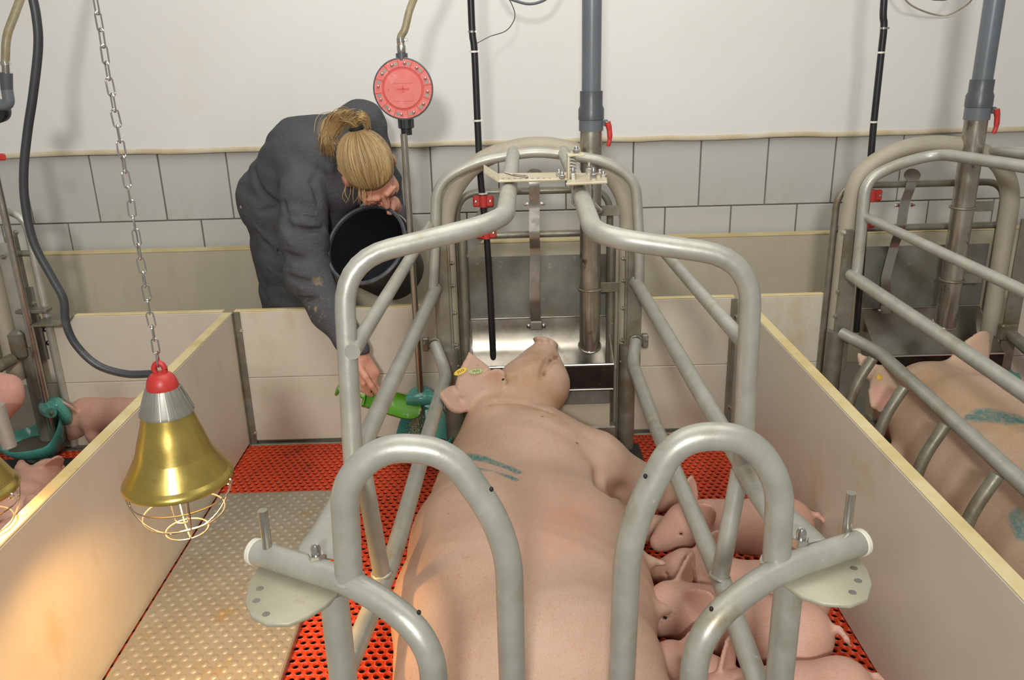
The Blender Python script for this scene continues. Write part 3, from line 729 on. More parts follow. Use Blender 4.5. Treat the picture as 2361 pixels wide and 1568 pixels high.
on_ = b.lathe([(.015, .006), (.0245, .004), (.0245, -.028), (.0185, -.030), (.0185, -.05), (.014, -.05)], 24, T(*up(zb))).obj('outlet_nut', M['black'], rg)
for k in range(10):
    a = 2*math.pi*k/10; MB().box((.0245*math.cos(a), .0245*math.sin(a), -.013), (.004, .004, .028), T(*up(zb))).obj('grip_rib', M['black'], on_, smooth=False)

# ------------------------------------------------------------------ drinkers: steel rod and teal bowl
def drinker(c, back, rod, R, label, ztop, rodr=.0125):
    """c = bowl centre on floor, back = angle of the hood side, rod = (x, y)"""
    t = thing('drinker_bowl', (c[0], c[1], 0), label, 'drinker', 'teal piglet drinkers')
    n = 48; v = []; f = []; prof = [(.35, .03, 0), (.8, .045, .0), (1.02, .085, 1), (1.0, .094, 1), (.93, .085, 1), (.78, .055, .25), (.4, .046, 0), (.001, .045, 0)]
    for (rr, z, w_) in prof:
        for k in range(n):
            a = 2*math.pi*k/n; cs = max(0, math.cos(a-back)); hgt = .135*cs**1.6
            rad = R*rr*(1-.10*w_*cs)*(1+.10*w_*max(0, -math.cos(a-back)))
            v.append((c[0]+rad*math.cos(a), c[1]+rad*math.sin(a), z+hgt*w_))
    for i in range(len(prof)-1):
        for k in range(n): f.append((i*n+k, i*n+(k+1) % n, (i+1)*n+(k+1) % n, (i+1)*n+k))
    MB().add(v, f).obj('bowl', M['teal'], t, ang=70)
    MB().lathe([(R*.83, .062), (.0001, .063)], 32, T(c[0], c[1], 0)).obj('feed_mash', M['feed'], t)
    MB().lathe([(R*.34, .03), (R*.45, .006), (R*.45, 0)], 24, T(c[0], c[1], 0)).obj('foot', M['teal_dirty'], t)
    rx, ry = rod; zc = .215; d = V((math.cos(back+math.pi/2), math.sin(back+math.pi/2), 0))
    MB().tube([V((rx, ry, zc))-d*.055, V((rx, ry, zc))-d*.03, V((rx, ry, zc)), V((rx, ry, zc))+d*.03, V((rx, ry, zc))+d*.055], [.02, .026, .030, .026, .02], 20).obj('hood', M['teal'], t)
    e = V((math.cos(back), math.sin(back), 0))
    MB().tube(spline([V((rx, ry, zc))-e*.0, V((rx, ry, zc+.012))+e*.03, V((rx, ry, zc-.03))+e*.05, V((c[0], c[1], .15))+e*R*.9], 5), .024, 14, squash=(1, 1.9)).obj('hood_neck', M['teal'], t)
    bolt(V((rx, ry, zc))-d*.056, -d, t, .006, .008, 'galv_old')
    MB().tube([(rx, ry, .075), (rx, ry, ztop)], rodr, 16).obj('rod', M['steel'], t, label='slim stainless rod')
    MB().lathe([(.0001, .062), (.008, .062), (.009, .085), (rodr, .09)], 14, T(rx, ry, 0)).obj('nozzle', M['steel_dirty'], t)
    return t
rodx = at(950, 600, 2.90).x
drinker((rodx+.01, 2.83), math.radians(95), (rodx, 2.90), .105, 'teal drinker bowl under the green scoop', zb-.045, .0118)
lc = atz(85, 1010, .09); lr = atz(126, 1012, .09)
drinker((lc.x, lc.y), math.radians(38), (lr.x, lr.y), .118, 'teal drinker bowl in the left pen beside the lone piglet', at(0, 380, lr.y).z+.1, .0125)
rc2 = atz(2330, 950, .12)
drinker((rc2.x, rc2.y+.02), math.radians(80), (rc2.x+.01, rc2.y+.1), .105, 'teal drinker bowl at the right edge behind the marked sow', at(2361, 700, rc2.y).z, .0115)
# strap holding the left rod
ps = at(90, 748, lr.y); lst = MB().box(ps+V((.03, .05, 0)), (.10, .14, .006), bev=.001)
tag(lst.obj('rod_strap', M['galv_old']), 'flat galvanised strap gripping the left drinker rod', 'strap')
# hose and elbow above the left rod
lw = thing('hose_fitting', at(15, 220, 2.75), 'grey plastic elbow under a beige hose in the top left corner', 'hose fitting')
MB().tube(spline([at(95, -220, 3.0), at(80, -100, 2.95), at(55, -25, 2.9), at(35, 30, 2.84), at(16, 85, 2.8), at(12, 150, 2.79)], 8), .0125, 14).obj('hose', M['hose'], lw)
p = at(13, 146, 2.79); MB().lathe([(.013, -.006), (.0155, -.006), (.0155, .006), (.013, .006)], 18, T(*p), closed=True).obj('hose_clamp', M['chrome'], lw)
MB().tube([at(13, 150, 2.79), at(14, 172, 2.79)], .0115, 14).obj('nipple', M['steel'], lw)
MB().tube([at(14, 168, 2.79), at(16, 208, 2.79)], [.019, .0175], 16).obj('adapter', M['pvc_dark'], lw)
MB().tube(fillet([at(16, 206, 2.79), at(22, 242, 2.79), at(-12, 244, 2.79)], .02, 6), .0175, 16).obj('elbow', M['pvc'], lw)
lrg = at(-12, 255, 2.80)
MB().lathe([(.0001, .01), (.036, .008), (.04, -.002), (.036, -.03)], 32, frame(lrg, (0, -1, .05))).obj('regulator_rim', M['black'], lw)
tag(MB().box(at(2, 362, 2.78), (.03, .012, .022), bev=.004).obj('red_tap_handle', M['red']), 'small red tap handle at the left edge above the tiles', 'tap handle')

# ------------------------------------------------------------------ neighbouring crates
rcr = thing('farrowing_crate', (1.5, 2.0, 0), 'galvanised tube crate around the green-marked sow in the right-hand pen', 'crate', 'farrowing crates')
def rp(x, y, Y=YF): return at(x, y, Y)
tk = [V((rp(1945, 700).x, YF+.03, .01)), rp(1954, 520, YF+.03), rp(1975, 400, YF+.03), rp(2070, 342, YF+.03), rp(2185, 328, YF+.03), rp(2300, 362, YF+.03), rp(2334, 440, YF+.03), V((rp(2310, 600, YF+.03).x, YF+.03, .01))]
MB().tube(fillet(tk, [0, .1, .1, .12, .12, .1, .1, 0], 8), R3, 18).obj('arch_tube', M['dust'], rcr, label='thick dusty head-end arch')
tn = [rp(1975, 632, YF-.045), rp(1983, 560, YF-.045), rp(1996, 415, YF-.045), rp(2070, 378, YF-.045), rp(2165, 354, YF-.045), atz(2361, 384, 1.08), atz(2470, 402, 1.075), atz(2470, 402, 1.075)+V((.06, -.9, -.02))]
MB().tube(fillet(tn, [0, .05, .08, .1, .1, .1, .1, 0], 8), .0185, 16).obj('top_rail', M['galv'], rcr)
MB().tube([rp(2296, 347, YF-.02), atz(2380, 356, 1.10), atz(2480, 366, 1.095)+V((0, -.7, 0))], .0185, 16).obj('top_rail', M['galv'], rcr)
p = rp(1965, 600); 
MB().box((p.x-.012, YF-.005, .56), (.055, .012, .52), bev=.002).obj('upright_plate', M['galv_old'], rcr)
MB().tube([(p.x-.03, YF+.0, 0), (p.x-.03, YF+.0, .45)], .031, 16).obj('post', M['galv_old'], rcr)
for k in range(3): bolt((p.x-.042, YF-.012, .42+.09*k), (-.5, -1, 0), rcr, .006, .014, 'galv_old')
bolt((rp(1940, 533).x, YF-.02, rp(1940, 533).z), (0, -1, 0), rcr, .007, .014, 'galv')
pr = rp(2325, 620)
MB().box((pr.x+.04, YF-.005, .56), (.055, .012, .56), bev=.002).obj('upright_plate', M['galv_old'], rcr)
MB().box((pr.x+.025, YF-.02, rp(2340, 760).z), (.06, .03, .06), bev=.006).obj('latch_plate', M['galv_old'], rcr)
MB().tube([rp(2330, 770, YF-.03), rp(2420, 850, YF-.25)], R1, 16).obj('lower_rail', M['galv_old'], rcr)
fx0, fx1 = at(1915, 600, 2.99).x, at(2290, 600, 2.99).x
za, zb2 = at(2100, 424, 2.99).z, at(2130, 523, 2.99).z
MB().tube(fillet([(fx0, 2.99, .02), (fx0, 2.99, za), (fx1, 2.99, za), (fx1, 2.99, .02)], .08, 9), .0125, 14).obj('gate_frame', M['galv_old'], rcr)
MB().tube([(fx0, 2.99, zb2), (fx1, 2.99, zb2)], .0125, 14).obj('gate_rail', M['galv_old'], rcr)
def ext(a, b, L=.95): return b+(b-a).normalized()*L
tubeobj('brace_rail', [rp(1996, 500, YF-.04), atz(2361, 672, .86), ext(rp(1996, 500, YF-.04), atz(2361, 672, .86))], R2*.93, 'galv', rcr)
tubeobj('middle_rail', [rp(1962, 634, YF-.03), atz(2361, 905, .645), ext(rp(1962, 634, YF-.03), atz(2361, 905, .645), .75)], R1, 'galv', rcr)
low = [rp(1940, 768, YF-.02), rp(1995, 796, 2.76), rp(2030, 815, 2.66), atz(2361, 1118, .47), ext(rp(2030, 815, 2.66), atz(2361, 1118, .47), .5)]
tubeobj('lower_rail', low, R1, 'galv', rcr, fr=.05)
for (a, b_, c_) in (((2013, 826), (1990, 880), (1968, 960)), ((2085, 893), (2052, 955), (2025, 1040)), ((2180, 980), (2138, 1045), (2105, 1130)), ((2300, 1095), (2255, 1160), (2220, 1245))):
    p0 = atz(*a, .455); p1 = V((p0.x-.055, p0.y-.01, .36)); p2 = V((p0.x-.085, p0.y-.02, .20)); p3 = V((p0.x-.085, p0.y-.02, .08))
    MB().tube(fillet([p0, p1, p2, p3], .05, 5), .0165, 12).obj('finger_bar', M['galv_old'], rcr)

lcr = thing('farrowing_crate', (-2.0, 2.5, 0), 'stained crate post and bent tube at the left edge beside the steel rod', 'crate', 'farrowing crates')
YF = 2.96
p = at(12, 640, YF)
MB().box((p.x+.0, YF-.0, .58), (.075, .014, .5), bev=.003).obj('upright_plate', M['galv'], lcr)
MB().box((p.x+.035, YF+.03, .55), (.012, .07, .6), bev=.003).obj('upright_flange', M['galv_old'], lcr)
MB().tube([(p.x+.02, YF+.01, 0.0), (p.x+.02, YF+.01, .44)], .031, 16).obj('post', M['galv_old'], lcr)
MB().tube([(p.x-.03, YF-.02, .32), (p.x-.03, YF-.02, 1.0)], .030, 16).obj('arch_tube', M['dust'], lcr)
MB().box((p.x-.02, YF-.03, at(10, 790, YF).z), (.11, .03, .11), bev=.012).obj('latch_plate', M['galv_old'], lcr)
tubeobj('lower_rail', [at(28, 828, YF-.06), at(-40, 868, YF-.2)], R1, 'galv_old', lcr)
gx = at(80, 600, 2.99).x
MB().tube(fillet([(gx-.4, 2.99, at(20, 486, 2.99).z), (gx, 2.99, at(20, 486, 2.99).z), (gx, 2.99, .02)], .085, 9), .0135, 14).obj('gate_frame', M['galv'], lcr)
MB().tube([(gx-.2, 2.99, at(60, 584, 2.99).z), (gx, 2.99, at(60, 584, 2.99).z)], .0115, 14).obj('gate_rail', M['galv_old'], lcr)
MB().box((gx-.075, 2.985, .52), (.1, .006, .28), bev=.001).obj('side_sheet', M['sheet'], lcr)
MB().box((gx-.02, 2.95, at(90, 715, 2.95).z), (.11, .05, .012), bev=.002).obj('bracket', M['galv_old'], lcr)
for (px, py) in ((38, 535), (8, 592), (80, 698), (45, 775), (50, 815)):
    bolt(at(px, py, YF-.02), (0, -1, 0), lcr, .007, .014, 'galv_old')
MB().tube([at(-8, 935, 2.3), at(22, 1030, 2.3)], R1, 16).obj('finger_bar', M['galv'], lcr)
YF = 2.86

# ------------------------------------------------------------------ heat lamps
def heat_lamp(P, ztop, zrim, Rm, label, power):
    """P = (x, y) of the axis; ztop top of the red cap, zrim lower edge of the shade"""
    x, y = P; h = ztop-zrim; t = thing('heat_lamp', (x, y, zrim-.08), label, 'lamp', 'gold heat lamps')
    F = T(x, y, 0); zc = ztop-h*.11; zf = ztop-h*.175; zs = ztop-h*.385
    hz = zs-zrim; pr = [(.046, zs+.004), (.053, zs-hz*.16), (.0625, zs-hz*.36), (.0725, zs-hz*.58), (.083, zs-hz*.78), (Rm*.90, zrim+.016), (Rm*.975, zrim+.006), (Rm, zrim), (Rm*.99, zrim-.004), (Rm*.97, zrim-.001), (Rm*.90, zrim+.018), (.066, zs-.075), (.045, zs)]
    sh_ = MB().lathe([(p.x, p.y) for p in spline([V((a, b, 0)) for a, b in pr[:7]], 4)]+pr[7:], 64, F).obj('shade', M['brass'], t, ang=60, label='gold bell shade')
    # vent slots near the rim
    for k in range(7):
        for s0 in (0.0,):
            a = s0+.10*k-.55; zl_, zh_ = zrim+.016, zs-hz*.78; r0 = (.083+Rm*.90)/2; z = (zl_+zh_)/2
            MB().box((0, 0, 0), (.0012, .0040, (zh_-zl_)*.8), F @ Matrix.Rotation(a, 4, 'Z') @ T(r0+.0010, 0, z) @ Matrix.Rotation(math.atan2(.083-Rm*.90, zh_-zl_), 4, 'Y'), bev=.0004).obj('vent_slot', M['ink'], sh_)
    cl_ = MB().lathe([(.046, zs-.004), (.0505, zs-.003), (.0505, zs+.003), (.029, zf), (.0285, zf+.004)], 48, F).obj('collar', M['alu'], t, label='finned aluminium collar')
    for k in range(22):
        a = 2*math.pi*k/22
        q = [(.046, zs-.001), (.0525, zs-.001), (.033, zf), (.028, zf)]
        Fk = F @ Matrix.Rotation(a, 4, 'Z') @ Matrix(((1,0,0,0), (0,0,-1,0), (0,1,0,0), (0,0,0,1)))
        MB().prism([(c, d) for c, d in q], -.0009, .0009, Fk).obj('fin', M['alu'], cl_, smooth=False)
    cap = [(.0295, zf-.002), (.0295, zf+.004), (.0275, zf+.014), (.022, zf+.024), (.014, zf+.030), (.0001, zf+.032)]
    cap_ = MB().lathe([(p.x, p.y) for p in spline([V((a, b, 0)) for a, b in cap], 3)], 32, F).obj('cap', M['red'], t, label='red plastic cap')
    MB().tube([V((x+.010*math.cos(a), y, zf+.037+.013*math.sin(a))) for a in [2*math.pi*k/20 for k in range(21)]], .0055, 10, False).obj('hanger_loop', M['red'], cap_)
    # wire cage
    def ring(r, z, a0=0, a1=2*math.pi, n=40): return [V((x+r*math.cos(a0+(a1-a0)*k/n), y+r*math.sin(a0+(a1-a0)*k/n), z)) for k in range(n+1)]
    W = 'cage_wire'
    def cr(d): return Rm*.93*math.sqrt(max(0, 1-(d/.130)**2))
    for d in (.034, .078, .118): MB().tube(ring(cr(d), zrim-d), .0017, 6, False).obj(W, M['steel'], t)
    for a in (.5, .5+math.pi/2):
        pts = []
        for k in range(29):
            th = math.pi*k/28; d = .126*math.sin(th); r = Rm*.95*math.cos(th)
            if math.sin(th) > .95: d = .126*.95+.001
            pts.append(V((x+r*math.cos(a), y+r*math.sin(a), zrim-d)))
        MB().tube(pts, .0017, 6, False).obj(W, M['steel'], t)
    MB().tube(fillet([V((x-.022, y-.02, zrim+.02)), V((x-.013, y-.02, zrim-.092)), V((x+.013, y-.02, zrim-.092)), V((x+.022, y-.02, zrim+.02))], .012, 6), .0017, 6).obj(W, M['steel'], t)
    MB().tube([V((x+Rm*.97, y-.01, zrim-.006+.006*math.sin(k))) + V((.006*math.cos(k), 0, 0)) for k in [2*math.pi*i/12 for i in range(13)]], .0018, 6, False).obj('cage_hook', M['chrome'], t)
    MB().lathe([(.0001, zrim+.010), (.028, zrim+.013), (.044, zrim+.024), (.046, zrim+.036), (.036, zrim+.06), (.02, zrim+.09)], 32, F).obj('bulb', M['bulb'], t, label='glowing bulb')
    l = bpy.data.lights.new('heat_lamp_light', 'SPOT'); l.energy = power; l.color = (1, .56, .20); l.spot_size = math.radians(128); l.spot_blend = .55; l.shadow_soft_size = .035
    o = bpy.data.objects.new('heat_lamp_light', l); COL.objects.link(o); o.parent = t; o.location = V((x, y, zrim+.006))-t.location
    return t
YL = 1.52
la = at(390, 980, YL)
LT, LB = at(368, 846, YL).z, at(412, 1102, YL).z
heat_lamp((la.x, YL), LT, LB, 122*1.71/1950, 'gold heat lamp with red cap hanging on the chain over the heating plate', 32)
l2 = at(-126, 1000, YL)
heat_lamp((l2.x, YL), at(-90, 866, YL).z, at(-60, 1134, YL).z, .106, 'gold heat lamp cut off by the left edge of the picture', 32)
# chain
ch = thing('chain', (la.x, YL, LT-.005), 'thin silver link chain the gold lamp hangs on', 'chain')
pl_ = .0255
lp = [V((.0058, 0, .0105)), V((.0058, 0, -.0105))]
path = [V((.0062*math.cos(a)*1.0, 0, (.0092 if math.sin(a) > 0 else -.0092)+.0062*math.sin(a))) for a in [2*math.pi*k/20 for k in range(21)]]
lm = MB().tube(path, .0016, 6, False).mesh('link'); lm.materials.append(M['chrome'])
z = LT+.004; k = 0
while z < 1.72:
    o = link('chain_link', lm, M['chrome'], ch); o.location = V((la.x, YL, z+.012))-ch.location
    o.rotation_euler = (0, random.uniform(-.06, .06), (0.25 if k % 2 else 0.25+math.pi/2)+random.uniform(-.25, .25)+ (z-LT)*1.2)
    z += .0262; k += 1
# lamp cable
cb = [(70, -30), (84, 40), (88, 110), (76, 220), (64, 300), (55, 390), (58, 470), (78, 560), (120, 640), (146, 690), (152, 745), (175, 795), (225, 842), (290, 862), (352, 862)]
tag(MB().tube(spline([at(a, b, YL+.02) for a, b in cb], 6), .0076, 10).obj('power_cable', M['rubber']), 'thick dark power cable looping down to the red lamp cap', 'cable')
# ================================================================== ORGANIC SHAPES
class SDF:
    """distance grid with smooth unions, meshed by surface nets"""
    def __init__(s, lo, hi, h):
        s.lo = np.array(lo, float); s.h = h; s.n = np.ceil((np.array(hi)-s.lo)/h).astype(int)+1
        s.d = np.full(s.n, 9.0, np.float32)
    def _box(s, lo, hi):
        a = np.clip(np.floor((np.array(lo)-s.lo)/s.h).astype(int), 0, s.n); b = np.clip(np.ceil((np.array(hi)-s.lo)/s.h).astype(int)+1, 0, s.n)
        if np.any(b <= a): return None
        g = np.meshgrid(*[(np.arange(a[i], b[i])*s.h+s.lo[i]).astype(np.float32) for i in range(3)], indexing='ij')
        return tuple(slice(a[i], b[i]) for i in range(3)), g
    def _put(s, sl, d, k, op):
        o = s.d[sl]
        if op == 'sub':
            h_ = np.clip(k-np.abs(o+d), 0, None)/max(k, 1e-6); s.d[sl] = np.maximum(o, -d)+h_*h_*k*.25
        else:
            h_ = np.clip(k-np.abs(o-d), 0, None)/max(k, 1e-6); s.d[sl] = np.minimum(o, d)-h_*h_*k*.25
    def cap(s, a, b, ra, rb, k=.02, op='add', sc=(1, 1, 1)):
        a, b, sc = np.array(a, float), np.array(b, float), np.array(sc, float)
        m = max(ra, rb)/min(sc)+2*k+3*s.h
        r = s._box(np.minimum(a, b)-m, np.maximum(a, b)+m)
        if r is None: return s
        sl, g = r; ba = (b-a)*sc; L = max(ba@ba, 1e-9)
        p = [(g[i]-np.float32(a[i]))*np.float32(sc[i]) for i in range(3)]
        t = np.clip((p[0]*ba[0]+p[1]*ba[1]+p[2]*ba[2])/L, 0, 1)
        d = np.sqrt(sum((p[i]-t*ba[i])**2 for i in range(3)))-(ra+(rb-ra)*t)
        s._put(sl, d.astype(np.float32), k, op); return s
    def chain(s, pts, k=.02, sc=(1, 1, 1)):
        for (p, r), (q, t) in zip(pts[:-1], pts[1:]): s.cap(p, q, r, t, k, 'add', sc)
        return s
    def ell(s, c, r, R=None, k=.02, op='add'):
        c = np.array(c, float); r = np.array(r, float); m = r.max()+2*k+3*s.h
        bx = s._box(c-m, c+m)
        if bx is None: return s
        sl, g = bx; p = [g[i]-np.float32(c[i]) for i in range(3)]
        if R is not None:
            R = np.array(R, float); p = [p[0]*R[0, i]+p[1]*R[1, i]+p[2]*R[2, i] for i in range(3)]
        k0 = np.sqrt(sum((p[i]/r[i])**2 for i in range(3))); k1 = np.sqrt(sum((p[i]/r[i]**2)**2 for i in range(3)))+1e-6
        s._put(sl, (k0*(k0-1)/k1).astype(np.float32), k, op); return s
    def leaf(s, base, tip, nrm, W, th, curl=0.0, k=.012, bend=0.0, tw=.55):
        """ear: pointed leaf from base to tip, width W, normal nrm, cupped by curl, tip bent along the normal"""
        base, tip = np.array(base, float), np.array(tip, float); u = tip-base; L = np.linalg.norm(u); u /= L
        n = np.array(nrm, float); n -= u*(n@u); n /= np.linalg.norm(n); v = np.cross(n, u); c = (base+tip)/2; m = L*.62+W+3*s.h+k
        bx = s._box(c-m, c+m)
        if bx is None: return s
        sl, g = bx; p = [g[i]-np.float32(base[i]) for i in range(3)]
        U = sum(p[i]*u[i] for i in range(3)); Vv = sum(p[i]*v[i] for i in range(3)); Nn = sum(p[i]*n[i] for i in range(3))
        t = np.clip(U/L, -.25, 1.0); wv = W*np.clip(np.sin(np.pi*np.clip(.30+.70*t, 0, 1))**tw, 0.02, 1)
        wv = np.where(t > .999, .003, wv)
        Nn = Nn-curl*Vv*Vv/W-bend*L*np.clip(t, 0, 1)**2
        dx = np.abs(Vv)-wv*.5; dn = np.abs(Nn)-th*(1.15-.5*np.clip(t, 0, 1)); du = np.maximum(U-L, -U-.15*L)
        q = [np.maximum(dx, 0), np.maximum(dn, 0), np.maximum(du, 0)]
        d = np.sqrt(q[0]**2+q[1]**2+q[2]**2)+np.minimum(np.maximum(np.maximum(dx, dn), du), 0)-.002
        s._put(sl, d.astype(np.float32), k, 'add'); return s
    def at(s, p):
        q = (np.array(p)-s.lo)/s.h; i = np.floor(q).astype(int)
        if np.any(i < 0) or np.any(i >= s.n-1): return 9.0
        f = q-i; c = s.d[i[0]:i[0]+2, i[1]:i[1]+2, i[2]:i[2]+2]
        c = c[0]*(1-f[0])+c[1]*f[0]; c = c[0]*(1-f[1])+c[1]*f[1]; return float(c[0]*(1-f[2])+c[1]*f[2])
    def hit(s, px, py, y0=1.0, y1=3.7, dflt=True):
        d = ray(px, py); Y = y0
        while Y < y1:
            p = CAM+d*(Y/d.y)
            if s.at(p) < 0: return p
            Y += s.h*.4
        return CAM+d*((y0+y1)/2/d.y) if dflt else None
    def wrinkle(s, amp, f):
        idx = [(np.arange(s.n[i])*s.h+s.lo[i]).astype(np.float32) for i in range(3)]
        x, y, z = np.meshgrid(*idx, indexing='ij', sparse=True)
        s.d += amp*f(x, y, z)
    def mesh(s, name, smooth_it=2, local=None):
        d = s.d; S = d < 0
        cnt = np.zeros(tuple(x-1 for x in d.shape), np.int8)
        cor = [(i, j, k) for i in (0, 1) for j in (0, 1) for k in (0, 1)]
        def sub(A, o): return A[o[0]:A.shape[0]-1+o[0], o[1]:A.shape[1]-1+o[1], o[2]:A.shape[2]-1+o[2]]
        for o in cor: cnt += sub(S, o)
        ii = np.argwhere((cnt > 0) & (cnt < 8)); vid = np.full(cnt.shape, -1, np.int32); vid[tuple(ii.T)] = np.arange(len(ii))
        val = np.stack([d[ii[:, 0]+o[0], ii[:, 1]+o[1], ii[:, 2]+o[2]] for o in cor], 1)
        acc = np.zeros((len(ii), 3)); num = np.zeros(len(ii))
        for a in range(8):
            for b in range(a+1, 8):
                oa, ob = np.array(cor[a]), np.array(cor[b])
                if np.abs(oa-ob).sum() != 1: continue
                va, vb = val[:, a], val[:, b]; m = (va < 0) != (vb < 0)
                t = np.where(m, va/np.where(m, va-vb, 1), 0)
                acc += np.where(m[:, None], oa+t[:, None]*(ob-oa), 0); num += m
        vert = (ii+acc/num[:, None])*s.h+s.lo
        quads = []
        for ax in range(3):
            o1, o2 = [(1, 2), (2, 0), (0, 1)][ax]
            A = [slice(None)]*3; B = [slice(None)]*3; A[ax] = slice(0, -1); B[ax] = slice(1, None)
            e = S[tuple(A)] != S[tuple(B)]; e_idx = np.argwhere(e)
            ok = (e_idx[:, o1] > 0) & (e_idx[:, o2] > 0) & (e_idx[:, o1] < cnt.shape[o1]) & (e_idx[:, o2] < cnt.shape[o2])
            e_idx = e_idx[ok]; neg = S[tuple(e_idx.T)]
            def cell(d1, d2):
                c = e_idx.copy(); c[:, o1] -= d1; c[:, o2] -= d2; return vid[tuple(c.T)]
            q = np.stack([cell(1, 1), cell(0, 1), cell(0, 0), cell(1, 0)], 1)
            q[~neg] = q[~neg][:, ::-1]; quads.append(q)
        q = np.concatenate(quads); q = q[(q >= 0).all(1)]
        for _ in range(smooth_it):
            a2 = np.zeros_like(vert); n2 = np.zeros(len(vert))
            for c in range(4):
                np.add.at(a2, q[:, c], vert[q[:, (c+1) % 4]]+vert[q[:, (c-1) % 4]]); np.add.at(n2, q[:, c], 2)
            vert = vert*.5+.5*a2/np.maximum(n2, 1)[:, None]
        me = bpy.data.meshes.new(name)
        me.vertices.add(len(vert)); me.vertices.foreach_set('co', vert.astype(np.float32).ravel())
        me.loops.add(len(q)*4); me.loops.foreach_set('vertex_index', q.ravel().astype(np.int32))
        me.polygons.add(len(q)); me.polygons.foreach_set('loop_start', np.arange(0, len(q)*4, 4, dtype=np.int32))
        me.update(calc_edges=True); me.validate(); me.shade_smooth(); return me
    def obj(s, name, m, parent=None, label=None, it=2): return link(name, s.mesh(name, it), m, parent, label)

def seg_mask(nt, co, a, b, r, soft=.5):
    """1 inside a capsule around the segment a-b, in object space"""
    def vm(op, x, y):
        n = nt.nodes.new('ShaderNodeVectorMath'); n.operation = op
        for i, val in enumerate((x, y)):
            if val is None: continue
            if hasattr(val, 'links'): nt.links.new(val, n.inputs[i])
            else: n.inputs[i].default_value = val
        return n
    a, b = V(a), V(b); ba = b-a
    pa = vm('SUBTRACT', co, tuple(a)).outputs[0]
    h = math_(nt, 'DIVIDE', vm('DOT_PRODUCT', pa, tuple(ba)).outputs['Value'], ba.dot(ba))
    cl = nt.nodes.new('ShaderNodeClamp'); nt.links.new(h, cl.inputs[0])
    sc = nt.nodes.new('ShaderNodeVectorMath'); sc.operation = 'SCALE'; sc.inputs[0].default_value = ba; nt.links.new(cl.outputs[0], sc.inputs['Scale'])
    d = vm('LENGTH', vm('SUBTRACT', pa, sc.outputs[0]).outputs[0], None).outputs['Value']
    return ramp(nt, d, r, r*soft)
def skin(name, c1, c2, marks=(), stain=None, hair=(1, 1, 1), rough=.5, bmp=.35):
    """pig skin: mottled pink, fine bristles, optional sprayed marks [(colour, [(a, b, r)...])]"""
    m, nt, bs = new_mat(name); co = coords(nt)
    col = mixc(nt, ramp(nt, noise(nt, co, 5, 4, .6), .32, .68), lin(c1), lin(c2))
    col = mixc(nt, math_(nt, 'MULTIPLY', ramp(nt, noise(nt, co, 17, 5, .7), .58, .80), .55), col, lin((206, 128, 112)))
    fine = noise(nt, co, 260, 3, .75, hair)
    col = mixc(nt, math_(nt, 'MULTIPLY', ramp(nt, fine, .50, .70), .45), col, lin((178, 134, 104)))
    col = mixc(nt, math_(nt, 'MULTIPLY', ramp(nt, noise(nt, co, 430, 3, .75, hair), .52, .72), .32), col, lin((222, 196, 172)))
    col = mixc(nt, math_(nt, 'MULTIPLY', ramp(nt, noise(nt, co, 70, 3, .6), .66, .76), .5), col, lin((176, 104, 84)))
    if stain:
        for c, segs, amt in stain:
            for (a, b, r) in segs:
                k = math_(nt, 'MULTIPLY', seg_mask(nt, co, a, b, r, .2), math_(nt, 'MULTIPLY', ramp(nt, noise(nt, co, 22, 4, .65), .30, .62), amt))
                col = mixc(nt, k, col, lin(c))
    for c, segs in marks:
        msk = None
        for (a, b, r) in segs:
            k = seg_mask(nt, co, a, b, r, .35); msk = k if msk is None else math_(nt, 'MAXIMUM', msk, k)
        str_ = ramp(nt, noise(nt, co, 130, 4, .75, hair), .34, .58)
        edge = ramp(nt, math_(nt, 'ADD', msk, math_(nt, 'MULTIPLY', noise(nt, co, 30, 3), .8)), .62, .95)
        col = mixc(nt, math_(nt, 'MULTIPLY', math_(nt, 'MULTIPLY', edge, msk), math_(nt, 'ADD', math_(nt, 'MULTIPLY', str_, .65), .30)), col, lin(c))
    nt.links.new(col, bs.inputs['Base Color']); bs.inputs['Roughness'].default_value = rough
    bs.inputs['Subsurface Weight'].default_value = .06; bs.inputs['Subsurface Radius'].default_value = (.010, .004, .002); bs.inputs['Subsurface Scale'].default_value = 1
    bs.inputs['Specular IOR Level'].default_value = .35
    bump(nt, bs, fine, bmp, .0015); return m
TEAL = (52, 122, 122)

# ------------------------------------------------------------------ sow in the middle crate
s = SDF((-.40, 1.12, -.02), (.66, 2.86, .60), .0062)
SZ = (1, 1, 1.56)
s.chain([((.015, 1.45, .185), .275), ((.012, 1.70, .185), .295), ((.015, 1.98, .185), .282), ((.020, 2.22, .19), .243), ((.012, 2.42, .195), .207)], .04, SZ)
s.cap((.01, 2.42, .21), (.005, 2.56, .27), .16, .13, .07)
s.ell((.075, 1.43, .21), (.235, .235, .18), None, .055)             # ham
s.ell((.055, 2.30, .235), (.19, .215, .16), None, .07)            # shoulder
s.ell((.20, 1.86, .155), (.145, .42, .135), None, .07)             # udder
# front leg
s.chain([((.10, 2.36, .235), .150), ((.255, 2.33, .205), .110), ((.385, 2.325, .15), .066), ((.50, 2.37, .075), .040), ((.56, 2.38, .05), .036)], .05)
s.chain([((.16, 2.20, .10), .09), ((.33, 2.20, .075), .055), ((.47, 2.24, .045), .034)], .03)
# hind legs
s.chain([((.12, 1.36, .20), .15), ((.28, 1.30, .16), .08), ((.40, 1.25, .09), .045), ((.48, 1.22, .05), .036)], .04)
